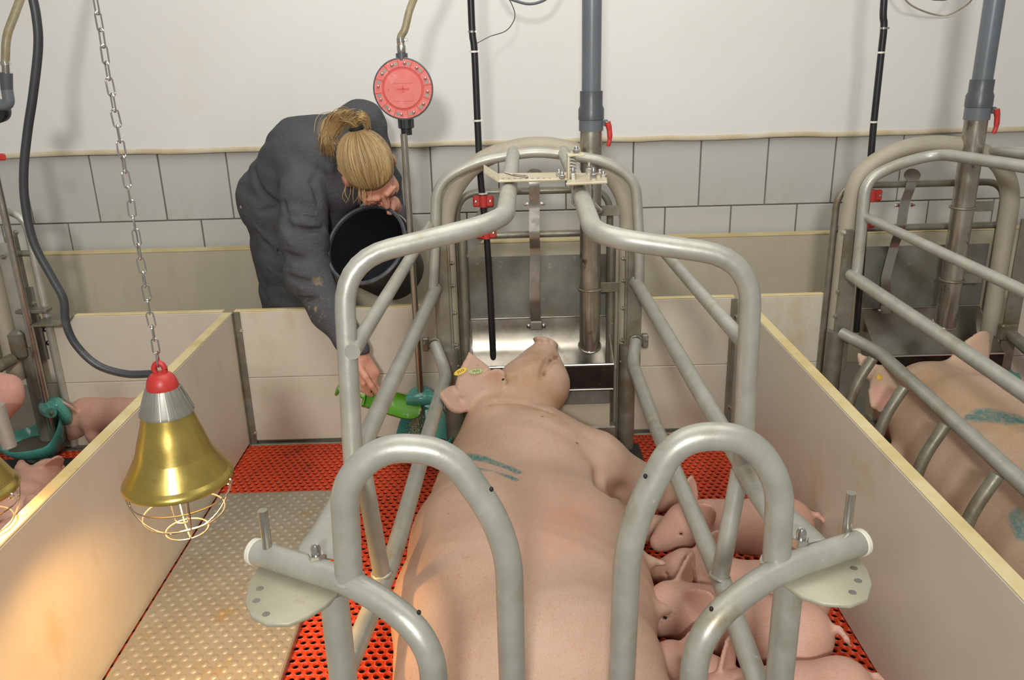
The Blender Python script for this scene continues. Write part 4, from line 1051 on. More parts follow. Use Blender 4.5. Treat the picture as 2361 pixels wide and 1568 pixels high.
# head
hb, h1, h2, h3 = at(1222, 900, 2.585), at(1238, 872, 2.635), at(1247, 838, 2.69), at(1256, 808, 2.715)
s.chain([((-.005, 2.50, .285), .130), (hb, .098), (h1, .088), (h2, .057), (h3, .034)], .045)
s.ell(at(1276, 888, 2.60), (.050, .070, .070), None, .035)          # jowl
s.ell(at(1195, 882, 2.58), (.05, .06, .055), None, .04)
nd = (h3-h2).normalized(); tipc = at(1258, 789, 2.727)
Fm = frame(tipc, nd).to_3x3()
s.ell(tipc, (.047, .043, .0125), np.array(Fm), .003)                # snout disc
s.cap(at(1276, 856, 2.66), at(1270, 822, 2.695), .038, .024, .010)  # lower jaw
# ears
s.leaf(at(1106, 915, 2.50), at(1084, 815, 2.52), (.25, -1, .2), .128, .0085, curl=-.25, k=.016, bend=-.10, tw=1.0)
s.leaf(at(1128, 893, 2.51), at(1162, 856, 2.50), (.1, -1, .6), .080, .0075, curl=.3, k=.010)
s.leaf(at(1070, 925, 2.50), at(1014, 908, 2.46), (.2, -.7, .8), .090, .008, curl=-.3, k=.012, tw=.8)
# creases
for seg, r in ((((1286, 822), (1278, 825), (1270, 829), (1264, 836), (1259, 845), (1255, 855), (1251, 867)), .0095), (((1060, 921), (1130, 930), (1210, 930), (1270, 950)), .006), (((1430, 1135), (1395, 1128), (1385, 1100)), .02), (((1165, 872), (1185, 866)), .005)):
    P = [s.hit(*q) for q in seg]
    for a, b in zip(P[:-1], P[1:]): s.cap(a, b, r, r, (r*1.6 if r != .012 else .07), 'sub')
for (px, py) in ((1245, 792), (1268, 790)):
    p = s.hit(px, py); s.ell(p+nd*.004, (.008, .006, .012), None, .004, 'sub')
# teats
tt = []
for (x, y, z) in ((.335, 2.06, .20), (.345, 1.95, .13), (.350, 1.84, .20), (.355, 1.75, .13), (.350, 1.66, .19), (.335, 1.56, .13)):
    s.cap((x-.05, y, z), (x+.004, y-.004, z), .030, .014, .02); s.cap((x, y, z), (x+.034, y-.006, z-.004), .0105, .0085, .006)
s.wrinkle(.0010, lambda x, y, z: np.sin(31*x+9*np.sin(11*y))*np.sin(17*y+3*z)+.6*np.sin(23*z+13*y+4*np.sin(19*x)))
def h3d(px, py): return tuple(s.hit(px, py))
mk = [(TEAL, [(h3d(1062, 1053), h3d(1120, 1060), .021), (h3d(1120, 1060), h3d(1195, 1090), .017), (h3d(1085, 1080), h3d(1190, 1106), .012), (h3d(985, 1098), h3d(1010, 1080), .022)])]
stn_shade = [((172, 134, 98), [(h3d(1180, 880), h3d(1290, 935), .085), (h3d(1240, 815), h3d(1225, 870), .05), (h3d(1150, 930), h3d(1290, 965), .05)], .85),
       ((206, 150, 128), [(h3d(1330, 1170), h3d(1250, 1250), .12)], .7),
       ((120, 84, 50), [(h3d(945, 1225), h3d(1035, 1185), .004), (h3d(1284, 823), h3d(1266, 834), .010), (h3d(1266, 834), h3d(1252, 866), .010), (h3d(1250, 960), h3d(1252, 961), .006), (h3d(1330, 1022), h3d(1331, 1023), .007)], 1.0)]  # brown flecks, plus crease shade painted into the colour along the mouth line
M['sow'] = skin('sow_skin', (196, 166, 145), (187, 154, 132), mk, stn_shade, hair=(1, .35, 1), rough=.48)
sow = thing('sow', (0, 1.9, 0), 'big pink sow lying on her side in the middle crate, piglets at her belly', 'pig', 'sows')
s.obj('body', M['sow'], sow)
SOW = s
def eartag(px, py, sd, w, hgt, m, parent, ang):
    p = sd.hit(px, py)+V((0, -.004, .003)); F = frame(p, (0.1, -1, .55)) @ Matrix.Rotation(ang, 4, 'Z')
    poly = [(w*math.cos(2*math.pi*k/20)*(1.15 if math.cos(2*math.pi*k/20) < 0 else 1), hgt*math.sin(2*math.pi*k/20)) for k in range(20)]
    o = MB().prism(poly, -.0012, .0012, F, bev=.0005).obj('ear_tag', M[m], parent, label=m.replace('tag_', '')+' plastic ear tag')
    for k in range(4):
        MB().box((-.010+k*.006, .001*(k % 2), .0014), (.0016, .007, .0004), F).obj('printed_mark', M['ink'], o, smooth=False)
        MB().box((-.0085+k*.006, .003-.004*(k % 2), .0014), (.0030, .0014, .0004), F).obj('printed_mark', M['ink'], o, smooth=False)
eartag(1063, 857, s, .021, .0095, 'tag_yellow', sow, .45)
eartag(1098, 857, s, .021, .008, 'tag_green', sow, .12)
pe = s.hit(1160, 876); MB().sphere(pe+V((0, .003, 0)), .0055, 8).obj('eye', M['ink'], sow, label='dark half-shut eye')

# ------------------------------------------------------------------ marked sow on the right
s = SDF((1.02, 1.10, -.02), (1.86, 2.92, .66), .009)
s.chain([((1.48, 1.40, .215), .24), ((1.47, 1.75, .22), .275), ((1.46, 2.1, .22), .262), ((1.45, 2.36, .22), .23)], .05, (1, 1, 1.2))
s.ell((1.45, 2.30, .265), (.215, .22, .185), None, .06)
s.chain([((1.43, 2.40, .265), .18), ((1.405, 2.56, .275), .14), ((1.39, 2.66, .22), .10), ((1.39, 2.715, .13), .055)], .06)
eb, et = at(2068, 872, 2.58), at(2025, 942, 2.55)
s.leaf(at(2075, 868, 2.58), at(2020, 950, 2.52), (-.3, -.8, .55), .135, .0075, curl=.25, k=.025, tw=.45)
s.leaf(at(2050, 905, 2.57), at(1978, 815, 2.66), (-.3, -.8, .3), .06, .006, curl=.2, k=.02)
s.leaf(at(2205, 905, 2.56), at(2277, 762, 2.64), (.1, -1, .25), .135, .0075, curl=-.3, k=.03, tw=.6)
for sx in (-1, 1):
    s.chain([((1.43+sx*.2, 2.36, .14), .09), ((1.43+sx*.24, 2.46, .06), .05), ((1.43+sx*.24, 2.58, .045), .036)], .03)
s.wrinkle(.001, lambda x, y, z: np.sin(31*x+9*np.sin(11*y))*np.sin(17*y+3*z))
def h3d(px, py): return tuple(s.hit(px, py))
M['sow_right'] = skin('marked_sow_skin', (198, 170, 145), (188, 158, 132),
    [(TEAL, [(h3d(2262, 958), h3d(2330, 966), .05), (h3d(2235, 962), h3d(2355, 972), .022)]), ((96, 142, 140), [(h3d(2340, 1190), h3d(2359, 1230), .03)])],
    [((186, 150, 104), [(h3d(2130, 870), h3d(2200, 910), .10), (h3d(2250, 930), h3d(2350, 1010), .08)], .6), ((226, 160, 150), [(h3d(2030, 910), h3d(2045, 925), .05)], .9)], hair=(1, .35, 1))
sow2 = thing('sow', (1.43, 1.95, 0), 'sow with a teal sprayed patch on her back in the right-hand pen', 'pig', 'sows')
s.obj('body', M['sow_right'], sow2)
p = s.hit(2026, 870); MB().lathe([(.0001, .003), (.008, .0025), (.010, 0)], 16, frame(p+V((0, -.002, 0)), (-.2, -1, .4))).obj('ear_tag', M['tag_yellow'], sow2, label='round yellowish ear button')

# ------------------------------------------------------------------ sow of the left pen: only her snout shows
s = SDF((-2.55, 1.5, -.02), (-1.45, 2.75, .62), .011)
s.chain([((-2.10, 1.75, .22), .23), ((-2.08, 2.10, .23), .25), ((-2.02, 2.32, .24), .21)], .05, (1, 1, 1.15))
sn = [at(-60, 930, 2.42), at(-14, 915, 2.47), at(14, 905, 2.49)]
s.chain([((-1.98, 2.36, .27), .16), (sn[0], .10), (sn[1], .062), (sn[2], .045)], .05)
s.ell(at(30, 890, 2.50), (.02, .038, .036), None, .012); s.ell(at(8, 925, 2.48), (.055, .04, .035), None, .012)
P = [s.hit(x, y) for x, y in ((-5, 886), (20, 884), (40, 880))]
for a, b in zip(P[:-1], P[1:]): s.cap(a, b, .005, .005, .008, 'sub')
s.leaf((-1.93, 2.28, .36), (-1.86, 2.12, .44), (0, 0, 1), .11, .008, curl=.2, k=.03)
sow3 = thing('sow', (-2.05, 2.1, 0), 'sow of which only the pink snout shows at the left edge', 'pig', 'sows')
s.obj('body', skin('left_sow_skin', (222, 170, 156), (210, 154, 140)), sow3)

# ------------------------------------------------------------------ piglets
M['piglet'] = skin('piglet_skin', (204, 163, 145), (196, 150, 132), hair=(.4, 1, 1), rough=.5, bmp=.25,
                   stain=[((196, 140, 100), [((.10, 0, .12), (.20, 0, .10), .05)], .6)])
def piglet_mesh(kind, yaw=0.0, pitch=0.0, seed=0):
    """nose along +x, feet at z 0"""
    s = SDF((-.24, -.20, -.01), (.30, .20, .30), .0052)
    def rot(v):
        y, p = math.radians(yaw), math.radians(pitch); v = V(v)
        v = Matrix.Rotation(y, 3, 'Z') @ (Matrix.Rotation(-p, 3, 'Y') @ v); return v+V((.095, 0, zc+.012))
    zc = {'stand': .150, 'kneel': .105, 'lie': .072}[kind]
    s.chain([((-.125, 0, zc+.002), .060), ((-.04, 0, zc-.004), .066), ((.05, 0, zc), .062), ((.10, 0, zc+.008), .052)], .03)
    s.ell((-.125, 0, zc+.0), (.062, .066, .066), None, .03)
    s.chain([(rot((0, 0, 0)), .050), (rot((.045, 0, .006)), .050), (rot((.085, 0, -.010)), .034), (rot((.122, 0, -.020)), .0225)], .03)
    s.ell(rot((.128, 0, -.021)), (.008, .0205, .018), np.array(Matrix.Rotation(math.radians(yaw), 3, 'Z')), .006)
    s.cap(rot((.06, 0, -.03)), rot((.10, 0, -.036)), .026, .014, .012)
    for sg in (-1, 1):
        b = rot((.022, sg*.036, .030)); t_ = rot((-.022, sg*.072, .094)); n_ = rot((.45, sg*.75, .15))-rot((0, 0, 0))
        s.leaf(b, t_, n_, .066, .0032, curl=-.25, k=.008, bend=.10)
        e = rot((.066, sg*.042, .016)); s.ell(e, (.008, .005, .006), None, .006, 'sub')
    q = random.Random(seed)
    if kind == 'stand':
        for (x, sg, dx) in ((.065, -1, .01), (.065, 1, -.012), (-.125, -1, -.016), (-.125, 1, .010)):
            up_ = .044 if x < 0 else .036
            s.chain([((x, sg*.036, zc-.015), up_), ((x+dx*.4, sg*.042, zc*.52), .025), ((x+dx+(-.012 if x < 0 else 0), sg*.043, zc*.26), .017), ((x+dx, sg*.043, .018), .0155), ((x+dx+.006, sg*.043, .010), .016)], .016)
    elif kind == 'kneel':
        for (x, sg) in ((.075, -1), (.075, 1)):
            s.chain([((x, sg*.036, zc-.02), .036), ((x+.03, sg*.044, .045), .022), ((x-.02, sg*.046, .018), .016)], .016)
        for (x, sg) in ((-.125, -1), (-.125, 1)):
            s.chain([((x, sg*.040, zc-.02), .046), ((x+.02, sg*.048, .055), .026), ((x-.02, sg*.05, .018), .017), ((x+.01, sg*.05, .012), .016)], .016)
    else:
        for (x, sg) in ((.07, -1), (.07, 1)):
            s.chain([((x, sg*.040, zc-.01), .034), ((x+.04, sg*.060, .035), .020), ((x+.085, sg*.062, .018), .0145)], .014)
        for (x, sg) in ((-.125, -1), (-.125, 1)):
            s.chain([((x, sg*.042, zc-.01), .048), ((x+.04, sg*.066, .040), .026), ((x+.005, sg*.074, .020), .017), ((x+.06, sg*.078, .016), .014)], .016)
    s.chain([((-.180, 0, zc+.03), .010), ((-.198, .006, zc+.034), .0065), ((-.212, .016, zc+.022), .0055), ((-.222, .012, zc+.004), .0045)], .008)
    return s.mesh('piglet_body', 1)
PIG = {}
def piglet(kind, yaw, pitch, loc, head, sc, label, group, roll=0, tilt=0, z=0.0, mat_=None):
    key = (kind, yaw, pitch)
    if key not in PIG: PIG[key] = piglet_mesh(kind, yaw, pitch)
    t = thing('piglet', loc, label, 'piglet', group)
    o = link('body', PIG[key], mat_ or M['piglet'], t); o.location = (0, 0, z)
    zc = {'stand': .150, 'kneel': .105, 'lie': .072}[kind]
    for sg in (-1, 1):
        y, p = math.radians(yaw), math.radians(pitch)
        v = Matrix.Rotation(y, 3, 'Z') @ (Matrix.Rotation(-p, 3, 'Y') @ V((.066, sg*.0385, .016)))+V((.095, 0, zc+.012))
        eo = MB().sphere(v, .0046, 6).obj('eye', M['ink'], t); eo.location = (0, 0, z)
    R = Matrix.Rotation(head, 4, 'Z') @ Matrix.Rotation(roll, 4, 'X') @ Matrix.Rotation(tilt, 4, 'Y')
    t.rotation_euler = R.to_euler(); t.scale = (sc, sc, sc); return t
G = 'piglets suckling at the middle sow'
def toward(a, b): return math.atan2(b[1]-a[1], b[0]-a[0])
def place(kind, yaw, pitch, rump, nose, sc, label, z=0.0, group=G, roll=0):
    a, b = V((*rump, 0)), V((*nose, 0)); ang = toward(rump, nose); d = (b-a).normalized()
    return piglet(kind, yaw, pitch, a+d*.195*sc+V((0, 0, z)), ang, sc, label, group, roll)
place('stand', 8, -14, (.845, 2.045), (.40, 2.06), 1.08, 'piglet standing farthest back, rump against the right partition')
place('kneel', -25, -6, (.80, 1.775), (.39, 1.88), 1.10, 'piglet half hidden behind another, one ear up, under the lower rail')
place('kneel', 22, 4, (.74, 1.60), (.36, 1.73), 1.14, 'nearest piglet lying full length with both ears showing', z=.012)
place('lie', 25, 6, (.62, 1.32), (.335, 1.58), 1.06, 'piglet at the bottom edge with its ear flopped forward', z=.02)
place('kneel', 0, -8, (.775, 1.475), (.42, 1.43), 1.04, 'piglet in the lower right corner of the litter, tail up on the red floor')
pp = atz(215, 1048, .0)
piglet('stand', 10, -42, (pp.x+.075, pp.y+.04, 0), math.pi-.12, .98, 'lone pink piglet nosing the floor beside the left teal bowl', 'piglets of the left pen')
p1 = atz(20, 1150, .08); p2 = atz(20, 1225, .08)
piglet('lie', 0, 0, (p1.x-.02, p1.y+.02, .055), math.radians(100), 1.0, 'piglet asleep on its side behind the left lamp, trotters out', 'piglets of the left pen', roll=math.radians(78))
piglet('lie', 0, 0, (p2.x-.01, p2.y, .055), math.radians(80), 1.0, 'piglet asleep on its side under the left lamp cage', 'piglets of the left pen', roll=math.radians(74))
# ================================================================== PERSON, BUCKET, SCOOP
per = thing('person', (at(650, 600, 3.42).x, 3.42, 0), 'person in dark grey overalls with a blond ponytail bending over the front panel', 'person')
# --- joints
pel = at(632, 452, 3.40); wst = at(668, 415, 3.33); chs = at(735, 365, 3.24)
shN = at(703, 446, 3.10); shF = at(832, 288, 3.36); nkb = at(772, 368, 3.16)
elN = at(712, 632, 3.02); wrN = at(826, 815, 2.865)
elF = at(902, 548, 3.36); wrF = at(908, 480, 3.20)
hipN = at(640, 492, 3.33); hipF = at(628, 480, 3.48)
knN = V((at(668, 690, 3.36).x, 3.36, .47)); knF = V((at(648, 690, 3.50).x, 3.50, .47))
ftN = V((knN.x-.02, 3.40, .06)); ftF = V((knF.x-.03, 3.52, .06))
# --- head frame (x right, y forward, z crown)
HC = at(852, 392, 3.02)
hf = V((.42, -.40, -.82)).normalized(); hu = V((.02, -.84, .44)); hu = (hu-hf*hu.dot(hf)).normalized(); hr = hf.cross(hu)
HM = np.array([[hr.x, hf.x, hu.x], [hr.y, hf.y, hu.y], [hr.z, hf.z, hu.z]]); HS = 1.10
def hp_(x, y, z): return HC+(hr*x+hf*y+hu*z)*HS
s = SDF((-1.22, 2.72, .02), (-.30, 3.72, 1.36), .0046)
# body underneath the clothes, so that head, torso and hands are one figure
s.chain([(pel, .10), (wst, .09), (chs, .10), (nkb, .075)], .04)
s.chain([(shN, .045), (elN, .030), (wrN, .027)], .03); s.chain([(shF, .045), (elF, .030), (wrF, .027)], .03)
s.cap(shN, chs, .05, .07, .04); s.cap(shF, chs, .05, .07, .04)
for h_, k_, f_ in ((hipN, knN, ftN), (hipF, knF, ftF)): s.chain([(h_, .07), (k_, .05), (f_, .04)], .03)
s.cap(nkb, hp_(0, -.025, -.07), .062, .054, .03)
# head
def he(c, r, k=.012, op='add'): s.ell(hp_(*c), np.array(r)*HS, HM, k, op)
def hc_(a, b, ra, rb, k=.008, op='add'): s.cap(hp_(*a), hp_(*b), ra*HS, rb*HS, k, op)
he((0, -.012, .030), (.076, .096, .092), .02); he((0, .028, -.038), (.061, .070, .088), .03)
he((0, .062, -.108), (.032, .030, .026), .025)
for sg in (-1, 1):
    he((sg*.040, .062, -.052), (.026, .028, .026), .025); he((sg*.082, -.008, -.022), (.012, .021, .034), .006)
    he((sg*.033, .096, -.020), (.017, .013, .012), .012, 'sub'); he((sg*.033, .086, -.023), (.0155, .0125, .0115), .004)
    hc_((sg*.016, .099, .004), (sg*.050, .086, .003), .0085, .006, .012)
hc_((0, .097, -.008), (0, .117, -.050), .0065, .0105, .010); he((-.010, .105, -.054), (.007, .008, .006), .006); he((.010, .105, -.054), (.007, .008, .006), .006)
hc_((-.020, .090, -.086), (.020, .090, -.086), .0055, .0055, .006); hc_((-.018, .088, -.098), (.018, .088, -.098), .0065, .0065, .006)
# near hand on the scoop: palm, four bent fingers, thumb
w0 = wrN; kn = at(852, 868, 2.845)
pd = (kn-w0).normalized(); side_ = V((.55, .75, .35)); side_ = (side_-pd*side_.dot(pd)).normalized()
s.cap(w0-pd*.02, w0+pd*.02, .028, .029, .01)
for k in range(4):
    o_ = side_*(-.030+.020*k); s.cap(w0+o_*.55, kn+o_, .017, .0155, .010)
fing = [((838, 884), (838, 898), (846, 908)), ((845, 890), (848, 906), (856, 912)), ((858, 890), (868, 905), (876, 912)), ((862, 884), (873, 898), (880, 908))]
for k, (a, b, c) in enumerate(fing):
    o_ = side_*(-.030+.020*k); Yk = 2.825+.012*k
    A = kn+o_; L = (.92, 1.05, 1.0, .85)[k]
    s.chain([(A, .0125), (at(*a, Yk-.012), .0108), (at(*b, Yk-.004), .0098), (at(*c, Yk+.008), .0088)], .004)
s.chain([(w0+side_*(-.024)+pd*.03, .014), (at(842, 868, 2.80), .0125), (at(856, 890, 2.80), .0105), (at(868, 905, 2.815), .0092)], .006)
# far hand gripping the bucket rim
rimh = at(899, 466, 3.10)
s.chain([(wrF, .028), (at(905, 470, 3.14), .030)], .012)
for k in range(4):
    a_ = at(897+4*k, 452+7*k, 3.10); s.chain([(at(908, 462+4*k, 3.13), .013), (a_, .0105), (a_+V((-.012, -.012, -.026)), .0092)], .004)
s.chain([(at(910, 476, 3.14), .014), (at(902, 484, 3.10), .0105), (at(896, 490, 3.085), .009)], .005)
PB = s
M['skin'] = mat('human_skin', (222, 164, 138), (208, 146, 122), 16, .5, stains=[((206, 120, 104), 22, .60, .80)], sss=.08, bmp=.06, bscale=200)
s.obj('body', M['skin'], per, it=2)
for sg in (-1, 1):
    MB().tube([hp_(sg*.019, .1005, -.029), hp_(sg*.033, .1015, -.032), hp_(sg*.047, .0945, -.029)], .0016, 6).obj('eyelashes', M['hairband'], per)

# --- overalls
m, nt, bs = new_mat('dark_grey_cotton'); co_ = coords(nt)
col = mixc(nt, ramp(nt, noise(nt, co_, 7, 4, .6), .3, .7), lin((84, 85, 87)), lin((72, 73, 76)))
col = mixc(nt, math_(nt, 'MULTIPLY', ramp(nt, noise(nt, co_, 240, 2, .6), .4, .65), .25), col, lin((112, 114, 118)))
mud = None
for (a, b, r) in ((at(715, 690, 2.90), at(722, 720, 2.88), .022), (at(700, 690, 2.90), at(705, 700, 2.88), .012), (at(712, 730, 2.88), at(725, 755, 2.86), .010), (at(735, 648, 2.92), at(742, 652, 2.90), .014)):
    k = seg_mask(nt, co_, a, b, r*3.2, .1); mud = k if mud is None else math_(nt, 'MAXIMUM', mud, k)
col = mixc(nt, math_(nt, 'MULTIPLY', mud, ramp(nt, noise(nt, co_, 42, 3, .6), .54, .62)), col, lin((150, 128, 98)))
nt.links.new(col, bs.inputs['Base Color']); bs.inputs['Roughness'].default_value = .88; bs.inputs['Specular IOR Level'].default_value = .2
f1 = noise(nt, co_, 9, 3, .5, (1, 1, 2.2), 1.2); f2 = noise(nt, co_, 420, 2)
f3 = noise(nt, co_, 26, 4, .6, (1, 1, 1.6), 1.6)
bump(nt, bs, math_(nt, 'ADD', math_(nt, 'ADD', math_(nt, 'MULTIPLY', f1, .5), math_(nt, 'MULTIPLY', f3, .5)), math_(nt, 'MULTIPLY', f2, .025)), .45, .012)
M['cloth'] = m
s = SDF((-1.24, 2.74, .02), (-.28, 3.74, 1.36), .0062)
s.chain([(pel, .134), (wst, .135), (chs, .142)], .05)
s.ell(at(612, 462, 3.42), (.10, .15, .11), None, .05)
s.cap(hipN, hipF, .11, .11, .05)
s.cap(shN, chs, .082, .12, .05); s.cap(shF, chs, .088, .12, .05); s.cap(chs, nkb, .125, .085, .05)
s.ell(at(690, 345, 3.30), (.12, .14, .12), None, .06)                 # rounded back
s.chain([(shN, .086), (at(700, 545, 3.06), .086), (elN, .078), (at(760, 720, 2.945), .066), (at(808, 790, 2.885), .050), (at(822, 808, 2.868), .046)], .03)
s.ell(at(690, 640, 3.03), (.05, .06, .06), None, .04)
s.chain([(shF, .090), (at(880, 420, 3.40), .074), (elF, .068), (at(915, 505, 3.26), .050), (at(912, 494, 3.22), .046)], .03)
for h_, k_, f_ in ((hipN, knN, ftN), (hipF, knF, ftF)):
    s.chain([(h_, .108), ((h_+k_)/2, .096), (k_, .080), (V(f_)+V((0, 0, .05)), .070)], .03)
# collar
for k in range(14):
    a, b = 2*math.pi*k/14, 2*math.pi*(k+1)/14; nd_ = (hp_(0, -.025, -.07)-nkb).normalized(); cx_ = V((0, 1, 0)).cross(nd_).normalized(); cy_ = nd_.cross(cx_); c_ = nkb+nd_*.035
    s.cap(c_+(cx_*math.cos(a)+cy_*math.sin(a))*.078, c_+(cx_*math.cos(b)+cy_*math.sin(b))*.078, .018, .018, .012)
# open the sleeve end and folds
for cut in ((wrN+pd*.012, .036),): s.ell(cut[0], (cut[1]*.9,)*3, None, .004, 'sub')
def folds(x, y, z):
    a = np.sin(46*z+22*x+5*np.sin(9*y+4*x))*np.sin(15*x-11*y+3*np.sin(13*z))
    b = np.sin(71*(z*.8+x*.5)+7*np.sin(12*y+9*z))*np.sin(23*y+19*x)
    return a+.6*b
s.wrinkle(.0030, folds)
s.ell(at(790, 425, 3.17), (.085, .09, .085), None, .03); s.cap(at(790, 430, 3.2), at(745, 500, 3.28), .09, .10, .04)
for fold, r in ((((655, 520), (690, 532), (745, 528), (768, 520)), .009), (((665, 590), (700, 600), (762, 582)), .010), (((668, 640), (715, 652), (772, 640)), .009), (((690, 690), (730, 690), (775, 668)), .008),
                (((552, 470), (600, 490), (640, 478)), .007), (((640, 420), (655, 470), (668, 540)), .008), (((610, 560), (640, 580), (655, 620)), .008), (((735, 470), (720, 420), (735, 390)), .007), (((585, 395), (600, 440), (640, 470)), .010)):
    P = [q for q in (s.hit(a, b, 2.7, 3.7, False) for a, b in fold) if q is not None]
    for a, b in zip(P[:-1], P[1:]):
        if abs(a.y-b.y) < .06: s.cap(a, b, r, r, r*2.2, 'sub')
for fold, r in ((((664, 500), (700, 512), (735, 520), (764, 505)), .007), (((668, 560), (715, 575), (766, 548)), .008), (((676, 612), (728, 624), (768, 600)), .008), (((690, 664), (740, 668), (772, 645)), .007), (((712, 716), (756, 712), (782, 690)), .006), (((735, 770), (775, 752), (795, 735)), .006),
                (((562, 436), (608, 472), (648, 472)), .007), (((588, 520), (628, 560), (645, 600)), .007), (((655, 330), (690, 380), (700, 430)), .006), (((740, 300), (755, 345), (742, 390)), .007), (((622, 620), (650, 640), (680, 690)), .007)):
    P = [q for q in (s.hit(a, b, 2.7, 3.7, False) for a, b in fold) if q is not None]
    for a, b in zip(P[:-1], P[1:]):
        if abs(a.y-b.y) < .05: s.cap(a, b, r, r*.7, r*1.5)
ov = s.obj('overalls', M['cloth'], per, label='dark grey work overalls', it=1)
M['seam_cloth'] = mat('overall_seam', (104, 107, 112), (90, 92, 98), 30, .9)
for sm_ in (((772, 402), (752, 430), (736, 462), (728, 498)), ((662, 505), (695, 494), (728, 498), (762, 514))):
    P = [s.hit(a, b, 2.7, 3.7) for a, b in sm_]; MB().tube(spline(P, 6), .0015, 6).obj('seam', M['seam_cloth'], ov)
MB().lathe([(.0001, .003), (.005, .0024), (.0065, 0)], 12, frame(s.hit(556, 478, 2.9, 3.7), (-.3, -1, 0))).obj('button', M['chrome'], ov)
P = [at(832, 800, 2.84), at(850, 812, 2.85)]

# --- hair: cap, strands combed to the tie, ponytail, band
m, nt, bs = new_mat('blond_hair'); co_ = coords(nt)
nz = noise(nt, co_, 30, 4, .6)
at_ = nt.nodes.new('ShaderNodeAttribute'); at_.attribute_name = 'tone'
col = mixc(nt, at_.outputs['Fac'], lin((116, 92, 60)), lin((212, 182, 128)))
col = mixc(nt, math_(nt, 'MULTIPLY', ramp(nt, nz, .4, .7), .4), col, lin((150, 116, 70)))
nt.links.new(col, bs.inputs['Base Color']); bs.inputs['Roughness'].default_value = .42; bs.inputs['Specular IOR Level'].default_value = .5
M['hair'] = m
tie = at(823, 298, 3.00)
tl_ = V((hr.dot(tie-HC), hf.dot(tie-HC), hu.dot(tie-HC)))/HS
ec, er = V((0, -.014, .028)), V((.084, .104, .099))
def sph(d, f=1.0): return hp_(*(ec+V((d.x*er.x, d.y*er.y, d.z*er.z))*f))
td = V(((tl_.x-ec.x)/er.x, (tl_.y-ec.y)/er.y, (tl_.z-ec.z)/er.z)); tlen = td.length; td.normalize()
def strands(list_of_paths, name, parent):
    vs, fs, tone = [], [], []
    for pts, r0, tn_ in list_of_paths:
        n = len(pts); mb_ = MB(); rr = [r0*(.55+.45*math.sin(math.pi*min(1, .12+.86*i/(n-1)))) for i in range(n)]
        mb_.tube(pts, rr, 5); o = len(vs); vs += mb_.v; fs += [tuple(i+o for i in q) for q in mb_.f]; tone += [tn_]*len(mb_.v)
    me = bpy.data.meshes.new(name); me.from_pydata(vs, [], fs); me.update(); me.shade_smooth()
    a = me.attributes.new('tone', 'FLOAT', 'POINT'); a.data.foreach_set('value', tone)
    return link(name, me, M['hair'], parent)
# hairline directions around the head in the local frame
line = []
for k in range(61):
    a = 2*math.pi*k/60          # 0 = front, goes round by the right ear
    ca = math.cos(a)
    z = .20 if ca > .55 else (.20-(.55-ca)*.20 if ca > -.25 else max(-.66, .04-(-.25-ca)*2.6))
    line.append(V((math.sin(a)*math.sqrt(max(0, 1-z*z)), math.cos(a)*math.sqrt(max(0, 1-z*z)), z)).normalized())
def slerp(a, b, t):
    w_ = math.acos(max(-1, min(1, a.dot(b))))
    return a if w_ < 1e-4 else (a*math.sin((1-t)*w_)+b*math.sin(t*w_))/math.sin(w_)
hrnd = random.Random(11); paths = []
for i in range(2300):
    u = hrnd.random()*60; j = int(u); b = (line[j]*(1-(u-j))+line[j+1]*(u-j)).normalized()
    t0 = hrnd.choice((0, 0, 0, .12, .3)); fl_ = 1.0+hrnd.uniform(-.012, .030); side_j = hrnd.uniform(-.10, .10); pts = []
    ax = td.cross(b); ax = ax.normalized() if ax.length > 1e-3 else V((1, 0, 0))
    for k in range(12):
        t = 1-(k/11)*(1-t0*0); d = slerp(td, b, t); d = (d+ax*side_j*math.sin(math.pi*t)).normalized()
        lift = fl_*(1+.05*math.sin(math.pi*(1-t))); 
        if k == 0: lift = 1.0-.02
        pts.append(sph(d, lift if t > .02 else max(1.0, min(1.06, tlen))))
    paths.append((pts, hrnd.uniform(.0006, .0015), min(1, max(0, hrnd.gauss(.46, .26)))))
hair = strands(paths, 'hair', per); hair['label'] = 'blond hair combed back to a tie'
cp = SDF(tuple(np.array(HC)-.16), tuple(np.array(HC)+.16), .005)
cp.ell(sph(V((0, 0, 0))), np.array(er)*HS*.985, HM, .001)
cp.ell(hp_(0, .092, -.052), np.array((.092, .082, .098))*HS, HM, .01, 'sub'); cp.ell(hp_(0, .02, -.135), np.array((.12, .12, .09))*HS, HM, .01, 'sub')
cm = cp.mesh('hair_cap', 1); a_ = cm.attributes.new('tone', 'FLOAT', 'POINT'); a_.data.foreach_set('value', [.22]*len(cm.vertices))
link('hair_cap', cm, M['hair'], per)
tw_ = sph(td, max(1.0, min(1.06, tlen)))
pt = []
for i in range(560):
    a = hrnd.gauss(0, 1); b = hrnd.gauss(0, 1); c = hrnd.random()
    if i < 470:
        q = [tw_+V((hrnd.uniform(-.016, .016), hrnd.uniform(-.01, .01), hrnd.uniform(-.012, .012))), at(808+9*a, 268+6*b, 2.97+.015*a), at(778+12*a, 276+8*b, 2.965+.02*b), at(757+9*a, 312+10*b, 2.975+.02*a), at(757+10*a+8*c, 342+12*b, 2.985+.015*b)]
        if c > .6: q = q[:-1]
    else:
        q = [tw_+V((hrnd.uniform(-.012, .012), 0, .004)), at(830+5*a, 268+6*b, 2.96), at(842+5*a, 276+5*b, 2.97), at(847+4*a, 296+5*b, 2.985)]
    pt.append((spline(q, 5), hrnd.uniform(.0006, .0013), min(1, max(0, hrnd.gauss(.62, .22)))))
pony = strands(pt, 'ponytail', per); pony['label'] = 'loose blond ponytail'
wisp = []
